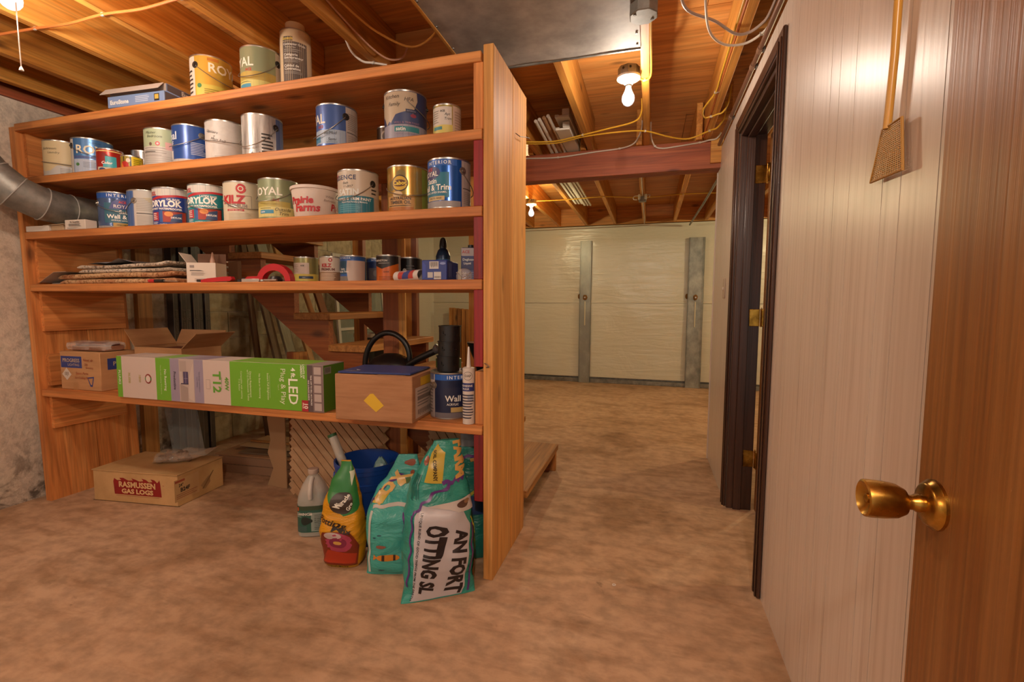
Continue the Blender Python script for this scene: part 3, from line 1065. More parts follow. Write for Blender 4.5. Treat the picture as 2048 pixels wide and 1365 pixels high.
def gallon(label, x, y, zi, body, ops, ears=(), bail=None, rot=0.0, ear_mat=None):
    return make_can('paint_can', label, 'paint can', x, y, SZ[zi], GR, GH, body, ops, ears, bail, rot, ear_mat, 'gallon cans on the shelves')


def quart(label, x, y, zi, body, ops, rot=0.0, R=QR, h=QH):
    return make_can('small_paint_can', label, 'paint can', x, y, SZ[zi], R, h, body, ops, (), None, rot, None, 'small cans on the shelves')


HW = dict(shear=.25, bold=.0)
B_ = dict(bold=.02)
BLK = P('#26221f', .4)
EARM = P('#9c968c', .3, .8)
GOLD = mottled('gold_label', [(.3, '#a8842c'), (.6, '#d4b04e')], 3, .3, .35, stretch=(1, 1, .2))
BLUEM = mottled('blue_metal_label', [(.3, '#2f5f9c'), (.55, '#5a8cc4'), (.75, '#86aed8')], 3, .28, .45, stretch=(2.5, 2.5, .1))
FOIL = mottled('crumpled_foil', [(.3, '#7d7a76'), (.5, '#a9a5a0'), (.7, '#d6d2cc')], 26, .25, .7, bmp=.6, stretch=(1.5, 1.5, .5))
SMEAR = mottled('tape_smeared_white', [(.35, '#8e8c88'), (.5, '#bdb9b4'), (.7, '#dad6d0')], 14, .3, .35, bmp=.4, stretch=(2.5, 2.5, .35))
DINGY = mottled('dingy_white', [(.35, '#b7b1ab'), (.6, '#c9c4be')], 12, .5)

# ---- top shelf
gallon('gold paint can on the top shelf with large pale capital letters', -1.985, 1.772, 0, GOLD,
       [('r', -.135, -.072, .008, .182, '#cfc6bc'), ('l', -.125, -.08, .02, .13, 6, '#3a3633'), ('r', -.066, .14, .006, .062, '#cdbb52'), ('e', -.05, .055, .010, .010, '#3f7a48', 3),
        ('l', -.03, .05, .02, .045, 3, '#8d7a30'), ('r', .055, .085, .018, .032, '#33302a', 3), ('t', 'ROYAL', .075, .135, .056, '#efe6cf', B_), ('r', -.015, .03, .165, .178, '#c07a30', 2)],
       ears=[(-47, .145)], bail=(43, .145, .07))
gallon('olive green paint can leaning by the tall tape roll', -1.700, 1.775, 0, P('#8d9474', .35, .2),
       [('t', 'ROYAL', -.115, .120, .052, '#e4e0d0', B_), ('t', 'ACE', -.055, .088, .016, '#c23a2c', B_), ('r', -.14, .06, .046, .082, '#b39a4c'), ('r', -.14, .055, .006, .046, '#cfc476'), ('r', -.11, -.045, .014, .030, '#3f8aa6', 3),
        ('l', -.12, -.03, .034, .044, 1, '#8a8448'), ('r', .06, .14, .008, .182, '#bcae9c')],
       ears=[(50, .138)], bail=(-40, .138, .085))
t = make_can('tape_roll_stack', 'tall tan roll of masking tape in clear wrap on the top shelf', 'tape', -1.535, 1.80, SZ[0], .062, .262, P('#cdb189', .55),
             [('r', -.058, .048, .012, .205, '#3c2a24'), ('r', -.058, -.012, .207, .226, '#1d1a16'), ('t', 'Scotch', -.034, .2165, .017, '#e8c43a', dict(bold=.03)),
              ('t', 'Contractor Grade', -.006, .193, .0125, '#e6ddd0', B_), ('t', 'Masking Tape', -.022, .181, .008, '#cfc6b8'), ('l', -.05, .03, .160, .175, 2, '#8f857a'),
              ('t', 'Catégorie', -.022, .150, .0145, '#e6ddd0', B_), ('t', 'Entrepreneur', -.010, .137, .0145, '#e6ddd0', B_), ('l', -.05, .03, .118, .13, 2, '#8f857a'),
              ('t', 'Calidad de', -.020, .104, .0145, '#e6ddd0', B_), ('t', 'Contratista', -.016, .091, .0145, '#e6ddd0', B_), ('l', -.05, .03, .070, .082, 2, '#8f857a'), ('l', -.05, .02, .016, .032, 3, '#8f857a')], group=None)
MB().lathe([(.040, .263), (.040, .300), (.036, .302), (.036, .263)], P('#d9bd95', .6), 32).build('tape_core', t)
MB().lathe([(.0655, .003), (.066, .12), (.065, .24), (.061, .262)], clear_mat('thin_wrap', '#efe6da', .10, .1), 30).build('clear_wrap', t)

# ---- second shelf
gallon('cream paint can with white lower half above the stove pipe on the second shelf', -3.010, 1.775, 1, P('#c9b48a', .5),
       [('r', -.14, .14, .006, .062, '#b4afa8'), ('p', [(-.125, .062), (-.03, .062), (-.06, .035), (-.09, .03), (-.12, .042)], '#c9b48a'), ('l', -.02, .07, .012, .05, 5, '#8e8984'), ('r', .02, .06, .02, .056, '#dcd7cf', 2),
        ('t', 'Bathroom', -.065, .145, .017, '#6a6150', HW), ('t', 'Laundry', -.045, .125, .016, '#6a6150', HW)], bail=(0, .085, .018))
gallon('bright blue paint can with cream capital letters beside the cream can', -2.822, 1.790, 1, BLUEM,
       [('t', 'ROYAL', .02, .128, .058, '#e6dcc0', B_), ('t', 'PREMIUM', .01, .165, .011, '#33506e'), ('r', -.085, .14, .085, .098, '#4a5a8c'), ('r', -.085, .14, .006, .082, '#a9b3c4'), ('e', -.065, .055, .009, .008, '#4c7a44', 3),
        ('l', -.04, .05, .04, .07, 4, '#7f8a9c'), ('r', .04, .12, .035, .055, '#d8992e', 3), ('t', 'WALLS', .06, .066, .012, '#4c5a72'), ('r', -.085, .14, .006, .016, '#6c74a0', 2), ('r', -.135, -.088, .008, .182, '#c4bdb4')],
       ears=[(-72, .150)], bail=(14, .150, .05))
quart('small red can with turquoise patch before the blue can', -2.660, 1.765, 1, P('#a8281e', .3, .3),
      [('p', [(-.05, .05), (-.02, .05), (-.02, .095), (-.05, .11)], '#8a1c16', 2), ('r', -.03, .025, .03, .085, '#3fa2ae'), ('p', [(-.035, .085), (.0, .085), (-.03, .105)], '#7e1a16', 3), ('r', -.06, .03, .006, .032, '#c9c0a8'),
       ('r', -.01, .05, .012, .024, '#d8c23c', 3), ('t', 'Color', -.015, .052, .018, '#efe8dc', dict(bold=.03, shear=.2)), ('e', -.035, .018, .016, .010, '#2c3e6a', 3), ('r', .055, .09, .006, .118, '#b4aca0'), ('r', -.08, .06, .108, .113, '#e0c27a', 2)])
t = quart('crumpled foil-wrapped can behind the little yellow can', -2.655, 1.925, 1, FOIL, [], R=.05, h=.165)
quart('little yellow can with black and red picture', -2.510, 1.765, 1, P('#d8bc1e', .35),
      [('r', -.062, -.002, .004, .074, '#2a2420'), ('e', -.03, .03, .018, .02, '#b0241c', 3), ('e', -.015, .055, .009, .010, '#d8c8b4', 3), ('p', [(-.055, .008), (-.03, .01), (-.045, .05)], '#d8742a', 4), ('l', .006, .05, .01, .065, 6, '#8a7812')], R=.0445, h=.080)
pk = thing('flat_tin', 'narrow pink tin standing behind the pale green can', 'tin', (-2.555, 1.955, SZ[1] + .0005), .2, None)
MB().box(-.045, .045, -.022, .022, 0, .205, P('#b0394e', .4), .004).build('tin_body', pk)
MB().lathe([(.014, .205), (.014, .222), (0, .222)], P('#8f2a3c', .4), 16).build('cap', pk)
gallon('pale green paint can with scribbled writing and red dots', -2.322, 1.795, 1, P('#a9b594', .45),
       [('r', -.14, .14, .006, .085, '#b7b2ac'), ('r', -.14, .14, .085, .102, '#c3bab2'), ('e', -.062, .112, .007, .008, '#6e5a50'), ('e', -.03, .115, .010, .010, '#c24852'), ('e', -.03, .115, .005, .005, '#d8b8b4', 4), ('r', .0, .06, .09, .125, '#d0a09c', 2),
        ('t', 'Master', -.062, .165, .018, '#4e5648', HW), ('t', 'Bedroom', -.045, .148, .018, '#4e5648', HW), ('l', -.10, .02, .055, .1, 4, '#9a948e'), ('r', -.10, -.04, .075, .078, '#3c3834', 4), ('l', -.10, .05, .012, .06, 5, '#a7a19b')])
gallon('dark blue paint can with wire bail and white fine print', -2.145, 1.797, 1, P('#2b4f96', .3, .2),
       [('t', 'bal', -.098, .135, .050, '#d8dce4', B_), ('l', -.01, .065, .05, .11, 8, '#a9b4cc'), ('r', -.14, .14, .006, .030, '#b9b3ac'), ('r', .082, .14, .03, .182, '#b9b3ac'), ('r', -.14, -.10, .03, .07, '#d0cac2', 2), ('t', 'E', -.10, .10, .03, '#d8dce4', B_), ('r', .012, .08, .030, .036, '#94a0b8', 2)],
       ears=[(25, .145)], bail=(-60, .145, .06), ear_mat=EARM)
gallon('plain greyish white paint can with pencilled note and loose bail', -1.945, 1.800, 1, DINGY,
       [('t', 'Upstairs', -.062, .135, .018, '#4c4744', dict(shear=.25, rot=-14)), ('t', 'v', -.05, .115, .016, '#4c4744', HW), ('t', 'Main hall', -.035, .098, .018, '#4c4744', dict(shear=.25, rot=-12)), ('l', .07, .10, .03, .12, 7, '#6a6560'), ('l', -.05, .02, .02, .03, 2, '#9a958f')],
       bail=(-10, .115, .028))
gallon('silvery white paint can smeared with shiny tape', -1.722, 1.790, 1, SMEAR,
       [('r', -.045, -.040, .01, .182, '#e4e0da'), ('l', -.005, .045, .02, .11, 6, '#2e2b29'), ('r', .058, .14, .006, .182, '#4a5f8e'), ('p', [(-.06, .008), (-.045, .024), (-.03, .010), (-.012, .026), (-.004, .008)], '#5a5652', 3), ('e', .075, .03, .008, .008, '#4c7a44', 3), ('r', .0, .05, .012, .09, '#bdb9b3', 2)],
       ears=[(40, .142)], bail=(-45, .142, .10))
gallon('blue paint can with half white label and big black ear', -1.326, 1.795, 1, P('#46619c', .32, .25),
       [('t', 'ROYAL', -.135, .125, .054, '#d8d2c4', B_), ('r', .036, .14, .006, .182, '#b9ada2'), ('r', -.14, .034, .026, .082, '#9aaabc'), ('r', -.14, -.075, .032, .055, '#3f7ea0', 3), ('t', 'ACE', -.073, .094, .016, '#b03a3a', B_),
        ('t', 'Int/Mud', -.03, .068, .017, HAND, HW), ('t', 'Semi', -.022, .042, .018, HAND, HW), ('r', -.045, .0, .030, .0315, HAND, 3), ('l', .045, .11, .09, .16, 9, '#95897f'), ('r', .04, .11, .078, .081, '#4a423c', 3), ('l', .045, .11, .02, .07, 6, '#a3978c'), ('r', -.14, .034, .006, .012, '#35507a', 2)],
       ears=[(25, .142)], bail=(-65, .142, .09))
gallon('navy paint can with tan drips and handwritten note near the red posts', -.976, 1.765, 1, P('#41486c', .32, .3),
       [('p', [(-.12, .182), (.045, .182), (.048, .15), (.035, .12), (.03, .10), (.012, .108), (-.03, .085), (-.055, .06), (-.07, .072), (-.085, .058), (-.10, .085), (-.118, .10)], '#b4a188'), ('p', [(-.065, .06), (.06, .06), (.05, .088), (.01, .11), (-.04, .095)], '#3b466e', 3),
        ('r', -.14, .14, .006, .058, '#948f9c'), ('r', -.045, .055, .030, .050, '#2f7c84', 3), ('t', 'satin', -.020, .040, .021, '#e6e2da', B_), ('t', 'WALL & TRIM PAINT', .004, .064, .011, '#8a6a80', B_), ('t', 'ACRYLIC LATEX ENAMEL', .004, .021, .0075, '#7a6a86'),
        ('t', 'Kitchen', -.058, .163, .021, HAND, HW), ('t', 'Family', -.048, .134, .020, HAND, HW), ('t', 'HFA', .012, .152, .020, HAND, HW), ('r', .0, .045, .102, .116, '#2c3350', 4), ('t', 'INTERIOR', .022, .109, .008, '#9a9cb0', dict(layer=6)), ('e', .03, .092, .012, .007, '#8c3a4c', 4)],
       ears=[(-88, .145), (82, .145)], bail=(94, .145, .06))
quart('brown can mostly hidden behind the tan-dripped navy can', -1.128, 1.895, 1, P('#4a3628', .3, .3), [('e', -.02, .08, .02, .024, '#8e7a64'), ('e', -.02, .08, .013, .016, '#3a2a20', 3), ('r', -.06, .03, .012, .02, '#a08a74')])
quart('small gold and white can alone near the shelf end', -.788, 1.755, 1, P('#a89a5a', .3, .4),
      [('r', -.075, .018, .044, .112, '#c9bfb4'), ('r', -.075, .03, .008, .044, '#c8b860'), ('r', -.06, -.02, .026, .038, '#3c8288', 3), ('t', 'ACE', -.018, .095, .010, HAND, B_), ('t', 'Apt', .0, .083, .014, HAND, HW), ('t', 'Trim', .002, .066, .014, HAND, HW), ('l', -.065, -.03, .05, .1, 6, '#8e8478'), ('r', .022, .09, .008, .116, '#bda594'), ('l', .03, .08, .02, .1, 8, '#a08a7a')])

# ---- third shelf
gallon('clear-sided blue interior paint can beside the stove pipe', -2.664, 1.795, 2, P('#44587e', .2, .2),
       [('r', -.14, .14, .158, .183, '#1f4f9c'), ('t', 'INTERIOR', .01, .171, .019, '#e2e4e8', dict(bold=.02, space=1.5)), ('r', -.062, .075, .035, .135, '#2b5f72'), ('p', [(-.04, .105), (.07, .105), (.055, .14), (.03, .156), (.0, .156), (-.025, .14)], '#4a4f86', 3),
        ('t', 'ACE', .015, .140, .016, '#d04a34', dict(bold=.03, layer=5)), ('t', 'ROYAL', .015, .118, .023, '#dcd2c8', dict(bold=.01, layer=5)), ('t', 'Satin', .025, .090, .026, '#f0ece2', dict(bold=.02, layer=5)), ('t', 'Wall & Trim', .022, .066, .028, '#f0ece2', dict(bold=.02, layer=5)),
        ('t', 'ACRYLIC LATEX ENAMEL', .022, .048, .0095, '#e8e4da', dict(bold=.02, layer=5)), ('r', -.025, .07, .016, .036, '#b08c44', 3), ('t', 'HIGH HIDE BASE', .022, .026, .009, '#3a2c14', dict(layer=6, bold=.02)), ('r', -.14, .14, .006, .02, '#8f8a86', 1)],
       ears=[(-78, .135)], bail=(8, .135, .045), ear_mat=EARM)
gallon('off-white labelled paint can with yellow stain beside the clear-sided one', -2.471, 1.805, 2, P('#b9b2a8', .4),
       [('r', -.14, -.062, .006, .183, '#3b5c92'), ('p', [(-.02, .15), (.10, .16), (.10, .12), (.06, .10), (.01, .125)], '#c0ae82'), ('r', -.05, .09, .072, .076, '#3a3632', 3), ('l', -.05, .09, .085, .15, 8, '#9c958b'), ('l', -.05, .09, .012, .065, 8, '#9c958b')],
       ears=[(-42, .135)], bail=(-132, .135, .06, .002), ear_mat=EARM)


def drylok(label, x, y, base, band, sub, dx):
    return gallon(label, x, y, 2, P(base, .35),
                  [('r', -.14, .14, .148, .183, '#cfc7bd'), ('p', [(-.09 + dx, .136), (-.04 + dx, .147), (.03 + dx, .155), (.14 + dx, .158), (.14 + dx, .148), (.03 + dx, .145), (-.03 + dx, .136), (-.09 + dx, .126)], '#b42a30', 3),
                   ('t', 'UGL', -.085 + dx, .158, .026, '#b42a30', dict(bold=.03, shear=.15)), ('t', sub, .015 + dx, .131, .013, '#e8e4dc', dict(bold=.03)), ('t', 'DRYLOK', -.025 + dx, .110, .040, '#f0ebe2', dict(bold=.045, sx=.92)),
                   ('t', 'MASONRY WATERPROOFER', -.03 + dx, .086, .0125, '#efeae0', dict(bold=.03)), ('r', -.045 + dx, .055, .022, .078, '#2b2632', 2), ('r', -.03 + dx, .05, .024, .074, '#9c3426', 3), ('e', -.005 + dx, .062, .018, .012, '#d88a48', 4),
                   ('p', [(.0 + dx, .025), (.048 + dx, .025), (.05 + dx, .07), (.015 + dx, .06)], '#34486e', 5), ('t', 'DRYLOK', .025 + dx, .045, .011, '#e8e4dc', dict(bold=.03, layer=6)), ('r', -.045 + dx, -.03 + dx, .022, .078, '#3c5a94', 3), ('r', -.088 + dx, -.05 + dx, .030, .070, '#a83440', 2), ('l', -.086 + dx, -.055 + dx, .034, .068, 4, '#e0d8d0'),
                   ('t', 'CONTENTS ONE GAL. 3.785 L', .0 + dx, .012, .007, '#e6e2da', dict(bold=.02)), ('l', -.088 + dx, -.05 + dx, .008, .026, 3, '#c8ccd4'), ('r', .075, .10, .03, .06, band, 2)],
                  bail=None if band == '#22306e' else (-8, .120, .048))


drylok('white-topped dark blue waterproofer can on the third shelf', -2.297, 1.802, '#2a3f86', '#22306e', 'OIL BASE', -.016)
drylok('white-topped teal waterproofer can with hanging bail', -2.065, 1.798, '#1f7f88', '#196870', 'LATEX BASE', -.016)
sun = []
for k in range(36):
    a = 2 * PI * k / 36
    rr = .0185 if k % 2 else .0225
    sun.append((-.012 + rr * math.cos(a), .156 + rr * math.sin(a)))
gallon('cream white primer can with red sunburst emblem', -1.862, 1.808, 2, P('#c9bda4', .4),
       [('p', sun, '#b8282c'), ('e', -.012, .156, .012, .012, '#d8cdb8', 3), ('e', -.012, .156, .0075, .0075, '#b8282c', 4), ('t', 'KILZ', -.048, .105, .050, '#b0222a', dict(bold=.05)), ('t', 'PREMIUM', -.030, .078, .021, '#8a8078', dict(bold=.03)), ('r', -.075, .0, .055, .064, '#b0222a', 3),
        ('t', 'stainblocker water-based', -.038, .0595, .006, '#efe8da', dict(bold=.02, layer=5)), ('l', -.07, .05, .014, .048, 5, '#b0a48c'), ('r', .030, .0315, .066, .125, '#6a6058', 3), ('r', -.03, .0315, .125, .1265, '#6a6058', 3)],
       bail=(8, .115, .050))
gallon('sage green paint can with yellow band on the third shelf', -1.660, 1.808, 2, P('#87906e', .35, .2),
       [('t', 'ROYAL', -.062, .130, .048, '#e6e2d2', B_), ('t', 'INTERIORS', -.035, .105, .008, '#d0ccb8'), ('t', 'ACE', -.012, .093, .015, '#b8402c', B_), ('r', -.14, .05, .064, .088, '#b0a052'), ('r', -.14, .14, .02, .064, '#cbc07a'), ('r', -.09, -.022, .034, .050, '#3a86a4', 3), ('t', 'satin', -.072, .042, .012, '#dfe8ea', dict(bold=.02, layer=5)),
        ('t', 'Outside', .015, .052, .021, HAND, HW), ('t', 'Trim', .018, .034, .021, HAND, HW), ('l', -.09, -.02, .053, .062, 1, '#8f884c'), ('l', -.09, -.01, .008, .016, 1, '#4c5238'), ('r', .085, .14, .064, .183, '#a98452')],
       ears=[(50, .145)], bail=(-40, .145, .06))
make_can('ice_cream_tub', 'white plastic ice cream tub with red lettering between paint cans', 'tub', -1.454, 1.803, SZ[2], .086, .142, P('#d3c4b8', .4),
         [('t', 'Prairie', -.062, .078, .040, '#b62a32', dict(bold=.04, shear=.12)), ('t', 'Farms', -.038, .046, .044, '#b62a32', dict(bold=.04, shear=.12)), ('t', 'Prairie', .115, .055, .040, '#b62a32', dict(bold=.04, shear=.12)), ('t', 'White', .055, .098, .015, '#8d8078', HW), ('t', 'Bathroom', .058, .082, .014, '#8d8078', HW)], taper=.10)
gallon('white paint can with teal lower half and slanting bail', -1.222, 1.790, 2, P('#bfb09c', .4),
       [('t', 'ESSENCE', -.065, .156, .026, '#3a3e62', dict(bold=.02, space=1.15)), ('t', 'Bath', -.055, .134, .014, HAND, HW), ('t', '11-2017', -.045, .120, .013, HAND, HW), ('t', 'SATIN', -.045, .096, .034, '#cfd0c8', dict(bold=.04)), ('r', -.14, .07, .008, .082, '#1f6d80'), ('t', 'WALL & TRIM PAINT', -.022, .068, .0165, '#e8e6de', dict(bold=.02)),
        ('t', 'Pintura Para Paredes y Molduras', -.02, .056, .0085, '#dfe4e2', dict(bold=.02)), ('l', -.10, .03, .015, .048, 4, '#4f95a2'), ('l', .055, .09, .09, .12, 2, '#3a342e'), ('r', .072, .14, .008, .082, '#b39c82', 2), ('t', 'ACE', -.11, .166, .013, '#b83a38', B_)],
       ears=[(44, .138)], bail=(-46, .138, .075))
gallon('gold metallic timber oil can with round emblem', -.985, 1.795, 2, mottled('gold_olive_label', [(.3, '#8f6a2c'), (.5, '#b58f48'), (.7, '#8a8a3a')], 2.2, .22, .5, stretch=(2, 2, .2)),
       [('e', -.035, .118, .036, .033, '#3a2a1c'), ('e', -.035, .118, .032, .028, '#c9a22e', 3), ('e', -.035, .118, .030, .014, '#5c3418', 4), ('t', 'Cabot', -.035, .118, .022, '#e8c83c', dict(bold=.03, layer=6)), ('e', -.075, .11, .018, .02, '#6a5a28', 1), ('e', -.03, .152, .02, .018, '#7a6a2e', 1), ('r', -.10, .025, .0, .068, '#b98a4c', 1), ('e', -.045, .075, .022, .012, '#c9ad80', 3),
        ('t', 'AUSTRALIAN', -.036, .058, .016, '#2e2014', dict(bold=.02)), ('t', 'TIMBER OIL', -.036, .042, .018, '#2e2014', dict(bold=.02)), ('r', -.10, .02, .006, .024, '#a8641f', 3), ('l', -.09, .02, .026, .033, 1, '#4a3418'), ('r', .06, .14, .02, .18, '#7f8a34', 1)],
       bail=(0, .112, .045))
gallon('glossy blue metallic paint can hanging over the third shelf edge', -.779, 1.752, 2, mottled('blue_gloss_label', [(.3, '#123a86'), (.5, '#1f5cb0'), (.72, '#5a9ad8')], 2.5, .18, .4, stretch=(3, 3, .1)),
       [('r', -.14, .03, .160, .183, '#1f57a8'), ('t', 'INTERIOR', -.045, .171, .018, '#d8e0ea', dict(bold=.02, space=1.4)), ('r', -.14, .0, .04, .135, '#1c6c82'), ('e', -.085, .135, .050, .026, '#3a3868', 2), ('t', 'ACE', -.085, .148, .015, '#c84848', dict(bold=.03, layer=5)), ('t', 'ROYAL', -.085, .130, .026, '#dcd8d0', dict(bold=.02, layer=5)),
        ('t', 'Satin', -.075, .103, .026, '#e6e4dc', dict(bold=.02, layer=5)), ('t', 'Wall & Trim', -.068, .078, .030, '#f0ece2', dict(bold=.02, layer=5)), ('t', 'ACRYLIC LATEX ENAMEL', -.065, .060, .010, '#e6e4dc', dict(bold=.02, layer=5)), ('r', -.10, -.018, .030, .046, '#c0a878', 4), ('t', 'PASTEL BASE', -.058, .038, .010, '#3a2c1a', dict(layer=6)), ('r', -.14, .045, .006, .028, '#8f8a8a', 2), ('r', .05, .14, .006, .183, '#a99a92'), ('l', .058, .11, .02, .07, 7, '#8e8078'), ('r', .055, .11, .078, .081, '#3c342e', 3)],
       ears=[(38, .145)], bail=(118, .145, .075), ear_mat=EARM)

# ---- fourth shelf
quart('gold banded can with white label beside the red arched tool', -1.587, 1.890, 3, P('#8f8a58', .3, .4),
      [('r', -.085, .012, .044, .096, '#c4b7ab'), ('r', -.085, .07, .012, .044, '#c6b655'), ('r', -.035, .03, .022, .034, '#34465a', 3), ('t', 'ACE', -.018, .082, .009, HAND, B_), ('l', -.075, -.03, .05, .09, 5, '#a39688'), ('t', 'satin', -.012, .028, .008, '#c8ccd0', dict(layer=5))])
quart('white and brown primer can with red capital lettering', -1.450, 1.897, 3, P('#c4b8a6', .4),
      [('e', -.005, .107, .009, .009, '#b0262a'), ('e', -.005, .107, .004, .004, '#d8ccb8', 4), ('t', 'KILZ', -.024, .081, .022, '#a8222a', dict(bold=.05)), ('t', 'PREMIUM', -.018, .063, .0155, '#6a3a30', dict(bold=.04)), ('r', -.085, .04, .006, .052, '#8a6a4e'), ('l', -.055, .03, .012, .048, 6, '#cdb79c')], R=.053)
quart('blue can with thick white paint smear down its front', -1.325, 1.887, 3, P('#2f5a9c', .35, .2),
      [('r', -.085, .085, .104, .118, '#24508f'), ('t', 'INTERIOR', -.04, .111, .010, '#d4dce6', dict(bold=.02, space=1.4)), ('p', [(-.022, .006), (.06, .006), (.065, .10), (-.026, .10), (-.03, .06)], '#b7a79c', 4), ('r', -.085, -.03, .04, .098, '#1f4a62', 2), ('t', 'Satin', -.05, .062, .013, '#d8d6ce', dict(bold=.02)), ('t', 'Wall & Trim', -.05, .050, .012, '#d8d6ce', dict(bold=.02)), ('r', -.085, -.02, .006, .03, '#6f6a66', 2), ('v', -.02, .06, .02, .095, 6, '#9c8a80')], R=.057)
quart('dark navy can squeezed behind the blue and orange cans', -1.272, 2.012, 3, P('#23325c', .35, .2),
      [('r', -.085, .085, .104, .118, '#24508f'), ('t', 'INTERIOR', -.006, .111, .010, '#d4dce6', dict(bold=.02, space=1.3)), ('r', -.05, .05, .02, .075, '#5a5456'), ('e', -.012, .05, .012, .015, '#76706e', 3)])
quart('black and orange wood stain can on the fourth shelf', -1.150, 1.905, 3, P('#c2601c', .3),
      [('p', [(-.086, .118), (.086, .118), (.086, .092), (.04, .085), (-.03, .062), (-.086, .082)], '#1f1a18', 2), ('t', 'REMINGTON', -.040, .098, .012, '#ddd6ca', B_), ('l', -.05, .01, .084, .09, 1, '#a39c92'), ('t', 'LATEX', -.01, .048, .008, '#3a1c0c', B_), ('r', .05, .086, .006, .118, '#a8a29c', 4), ('l', -.05, .03, .01, .03, 3, '#8c4414')], R=.0535)
quart('plain black can standing behind the orange one', -1.103, 2.022, 3, P('#1f1c1c', .25, .2), [('e', -.028, .06, .010, .012, '#b8b2aa'), ('r', .05, .085, .006, .118, '#4a4644'), ('l', -.02, .03, .02, .09, 5, '#3c3838')])

# ---- bottom shelf: blue can carrying a stack of black couplings
gallon('dark blue paint can under the black couplings on the lowest shelf', -.794, 1.790, 4, P('#232c4a', .3, .3),
       [('r', -.14, .14, .160, .183, '#1f57a8'), ('t', 'INTERIOR', .04, .171, .019, '#d8e0ea', dict(bold=.02, space=1.4)), ('r', -.14, -.072, .006, .183, '#a39a96'), ('l', -.12, -.08, .02, .15, 10, '#6e6662'), ('r', -.03, .08, .05, .13, '#1a2140', 2), ('t', 'Wall', .01, .085, .034, '#dcdad2', dict(bold=.02)), ('t', 'ACRYLIC', .008, .062, .012, '#dcdad2', dict(bold=.02)), ('r', .0, .06, .03, .05, '#b39a60', 3), ('r', -.07, .14, .006, .028, '#6c666a', 2)],
       ears=[(-52, .138)], bail=(-142, .138, .07, .003), ear_mat=EARM)
cz = SZ[4] + .0005 + GH - .0015
for k, (hh, R, lab) in enumerate([(.064, .047, 'black plastic pipe coupling directly on the blue can'), (.060, .046, 'black plastic pipe coupling in the middle of the stack'), (.064, .0455, 'black plastic pipe coupling on top of the stack')]):
    t = thing('pipe_coupling', lab, 'pipe fitting', (-.804 + .004 * k, 1.79, cz + .0005), face_cam(-.81, 1.79), 'black couplings stacked on a can')
    MB().lathe([(R - .006, .001), (R - .006, 0), (R, 0), (R, hh - .004), (R + .003, hh - .004), (R + .003, hh), (R - .006, hh), (R - .006, .001)], BLACKP, 36).build('sleeve', t)
    for a in (-.55, .55, 2.2, -2.2):
        MB().box(-.006, .006, -R - .0025, -R + .002, hh * .40, hh * .48, BLACKP, .001).box(-.006, -.004, -R - .0025, -R + .002, hh * .40, hh * .66, BLACKP).build('latch_tab', t).rotation_euler = (0, 0, a)
    cz += hh + .0005


# ================================================================== OTHER THINGS ON THE SHELVES
def carton(name, label, loc, rz, size, mat, group=None, bev=.002, cat='box'):
    t = thing(name, label, cat, loc, rz, group)
    w, d, h = size
    return t, w, d, h


def front_print(t, w, d, h, ops, name='front_print', y=None):
    return Print(plane_map((0, -d / 2 if y is None else y, 0), (1, 0, 0), (0, 0, 1))).run(ops).build(t, name)


def right_print(t, w, d, h, ops, name='side_print'):
    return Print(plane_map((w / 2, 0, 0), (0, 1, 0), (0, 0, 1))).run(ops).build(t, name)


def top_print(t, w, d, h, ops, name='top_print'):
    return Print(plane_map((0, 0, h), (1, 0, 0), (0, 1, 0))).run(ops).build(t, name)


# tile boxes on the top shelf
for k in range(2):
    lab = ['blue tile carton lying closed under another on the top shelf', 'blue tile carton with its lid flap ajar on the top shelf'][k]
    t = thing('tile_box', lab, 'box', (-2.335, 1.803 + .012 * k, SZ[0] + .0005 + .0525 * k), math.radians(3), 'tile cartons on the top shelf')
    w, d, h = .335, .27, (.052, .036)[k]
    MB().box(-w / 2, w / 2, -d / 2, d / 2, 0, h, P('#7f93b8', .6), .002).build('carton', t)
    if k == 0:
        front_print(t, w, d, h, [('r', -.16, .16, .003, .047, '#7c92ba'), ('t', 'EuroStone', -.095, .022, .026, '#e6e6e2', dict(bold=.04)), ('l', .0, .09, .012, .042, 4, '#c2cbdc'), ('r', .11, .14, .010, .042, '#2e2a26', 2), ('r', .114, .136, .018, .038, '#c8a84c', 3)])
    else:
        front_print(t, w, d, h, [('r', -.167, .167, .002, .034, '#9c8e84')])
        MB().box(-w / 2 - .02, w / 2 - .01, 0, .002, -.045, 0, P('#c4b8ae', .7), 0, Matrix.Translation((0, -d / 2 - .004, h + .002)) @ Matrix.Rotation(math.radians(-40), 4, 'X')).build('open_flap', t)
    right_print(t, w, d, h, [('r', -.13, .13, .003, h - .003, '#6a6264'), ('t', 'EuroStone', .0, h / 2, .028, '#e2ddd4', dict(bold=.04))])

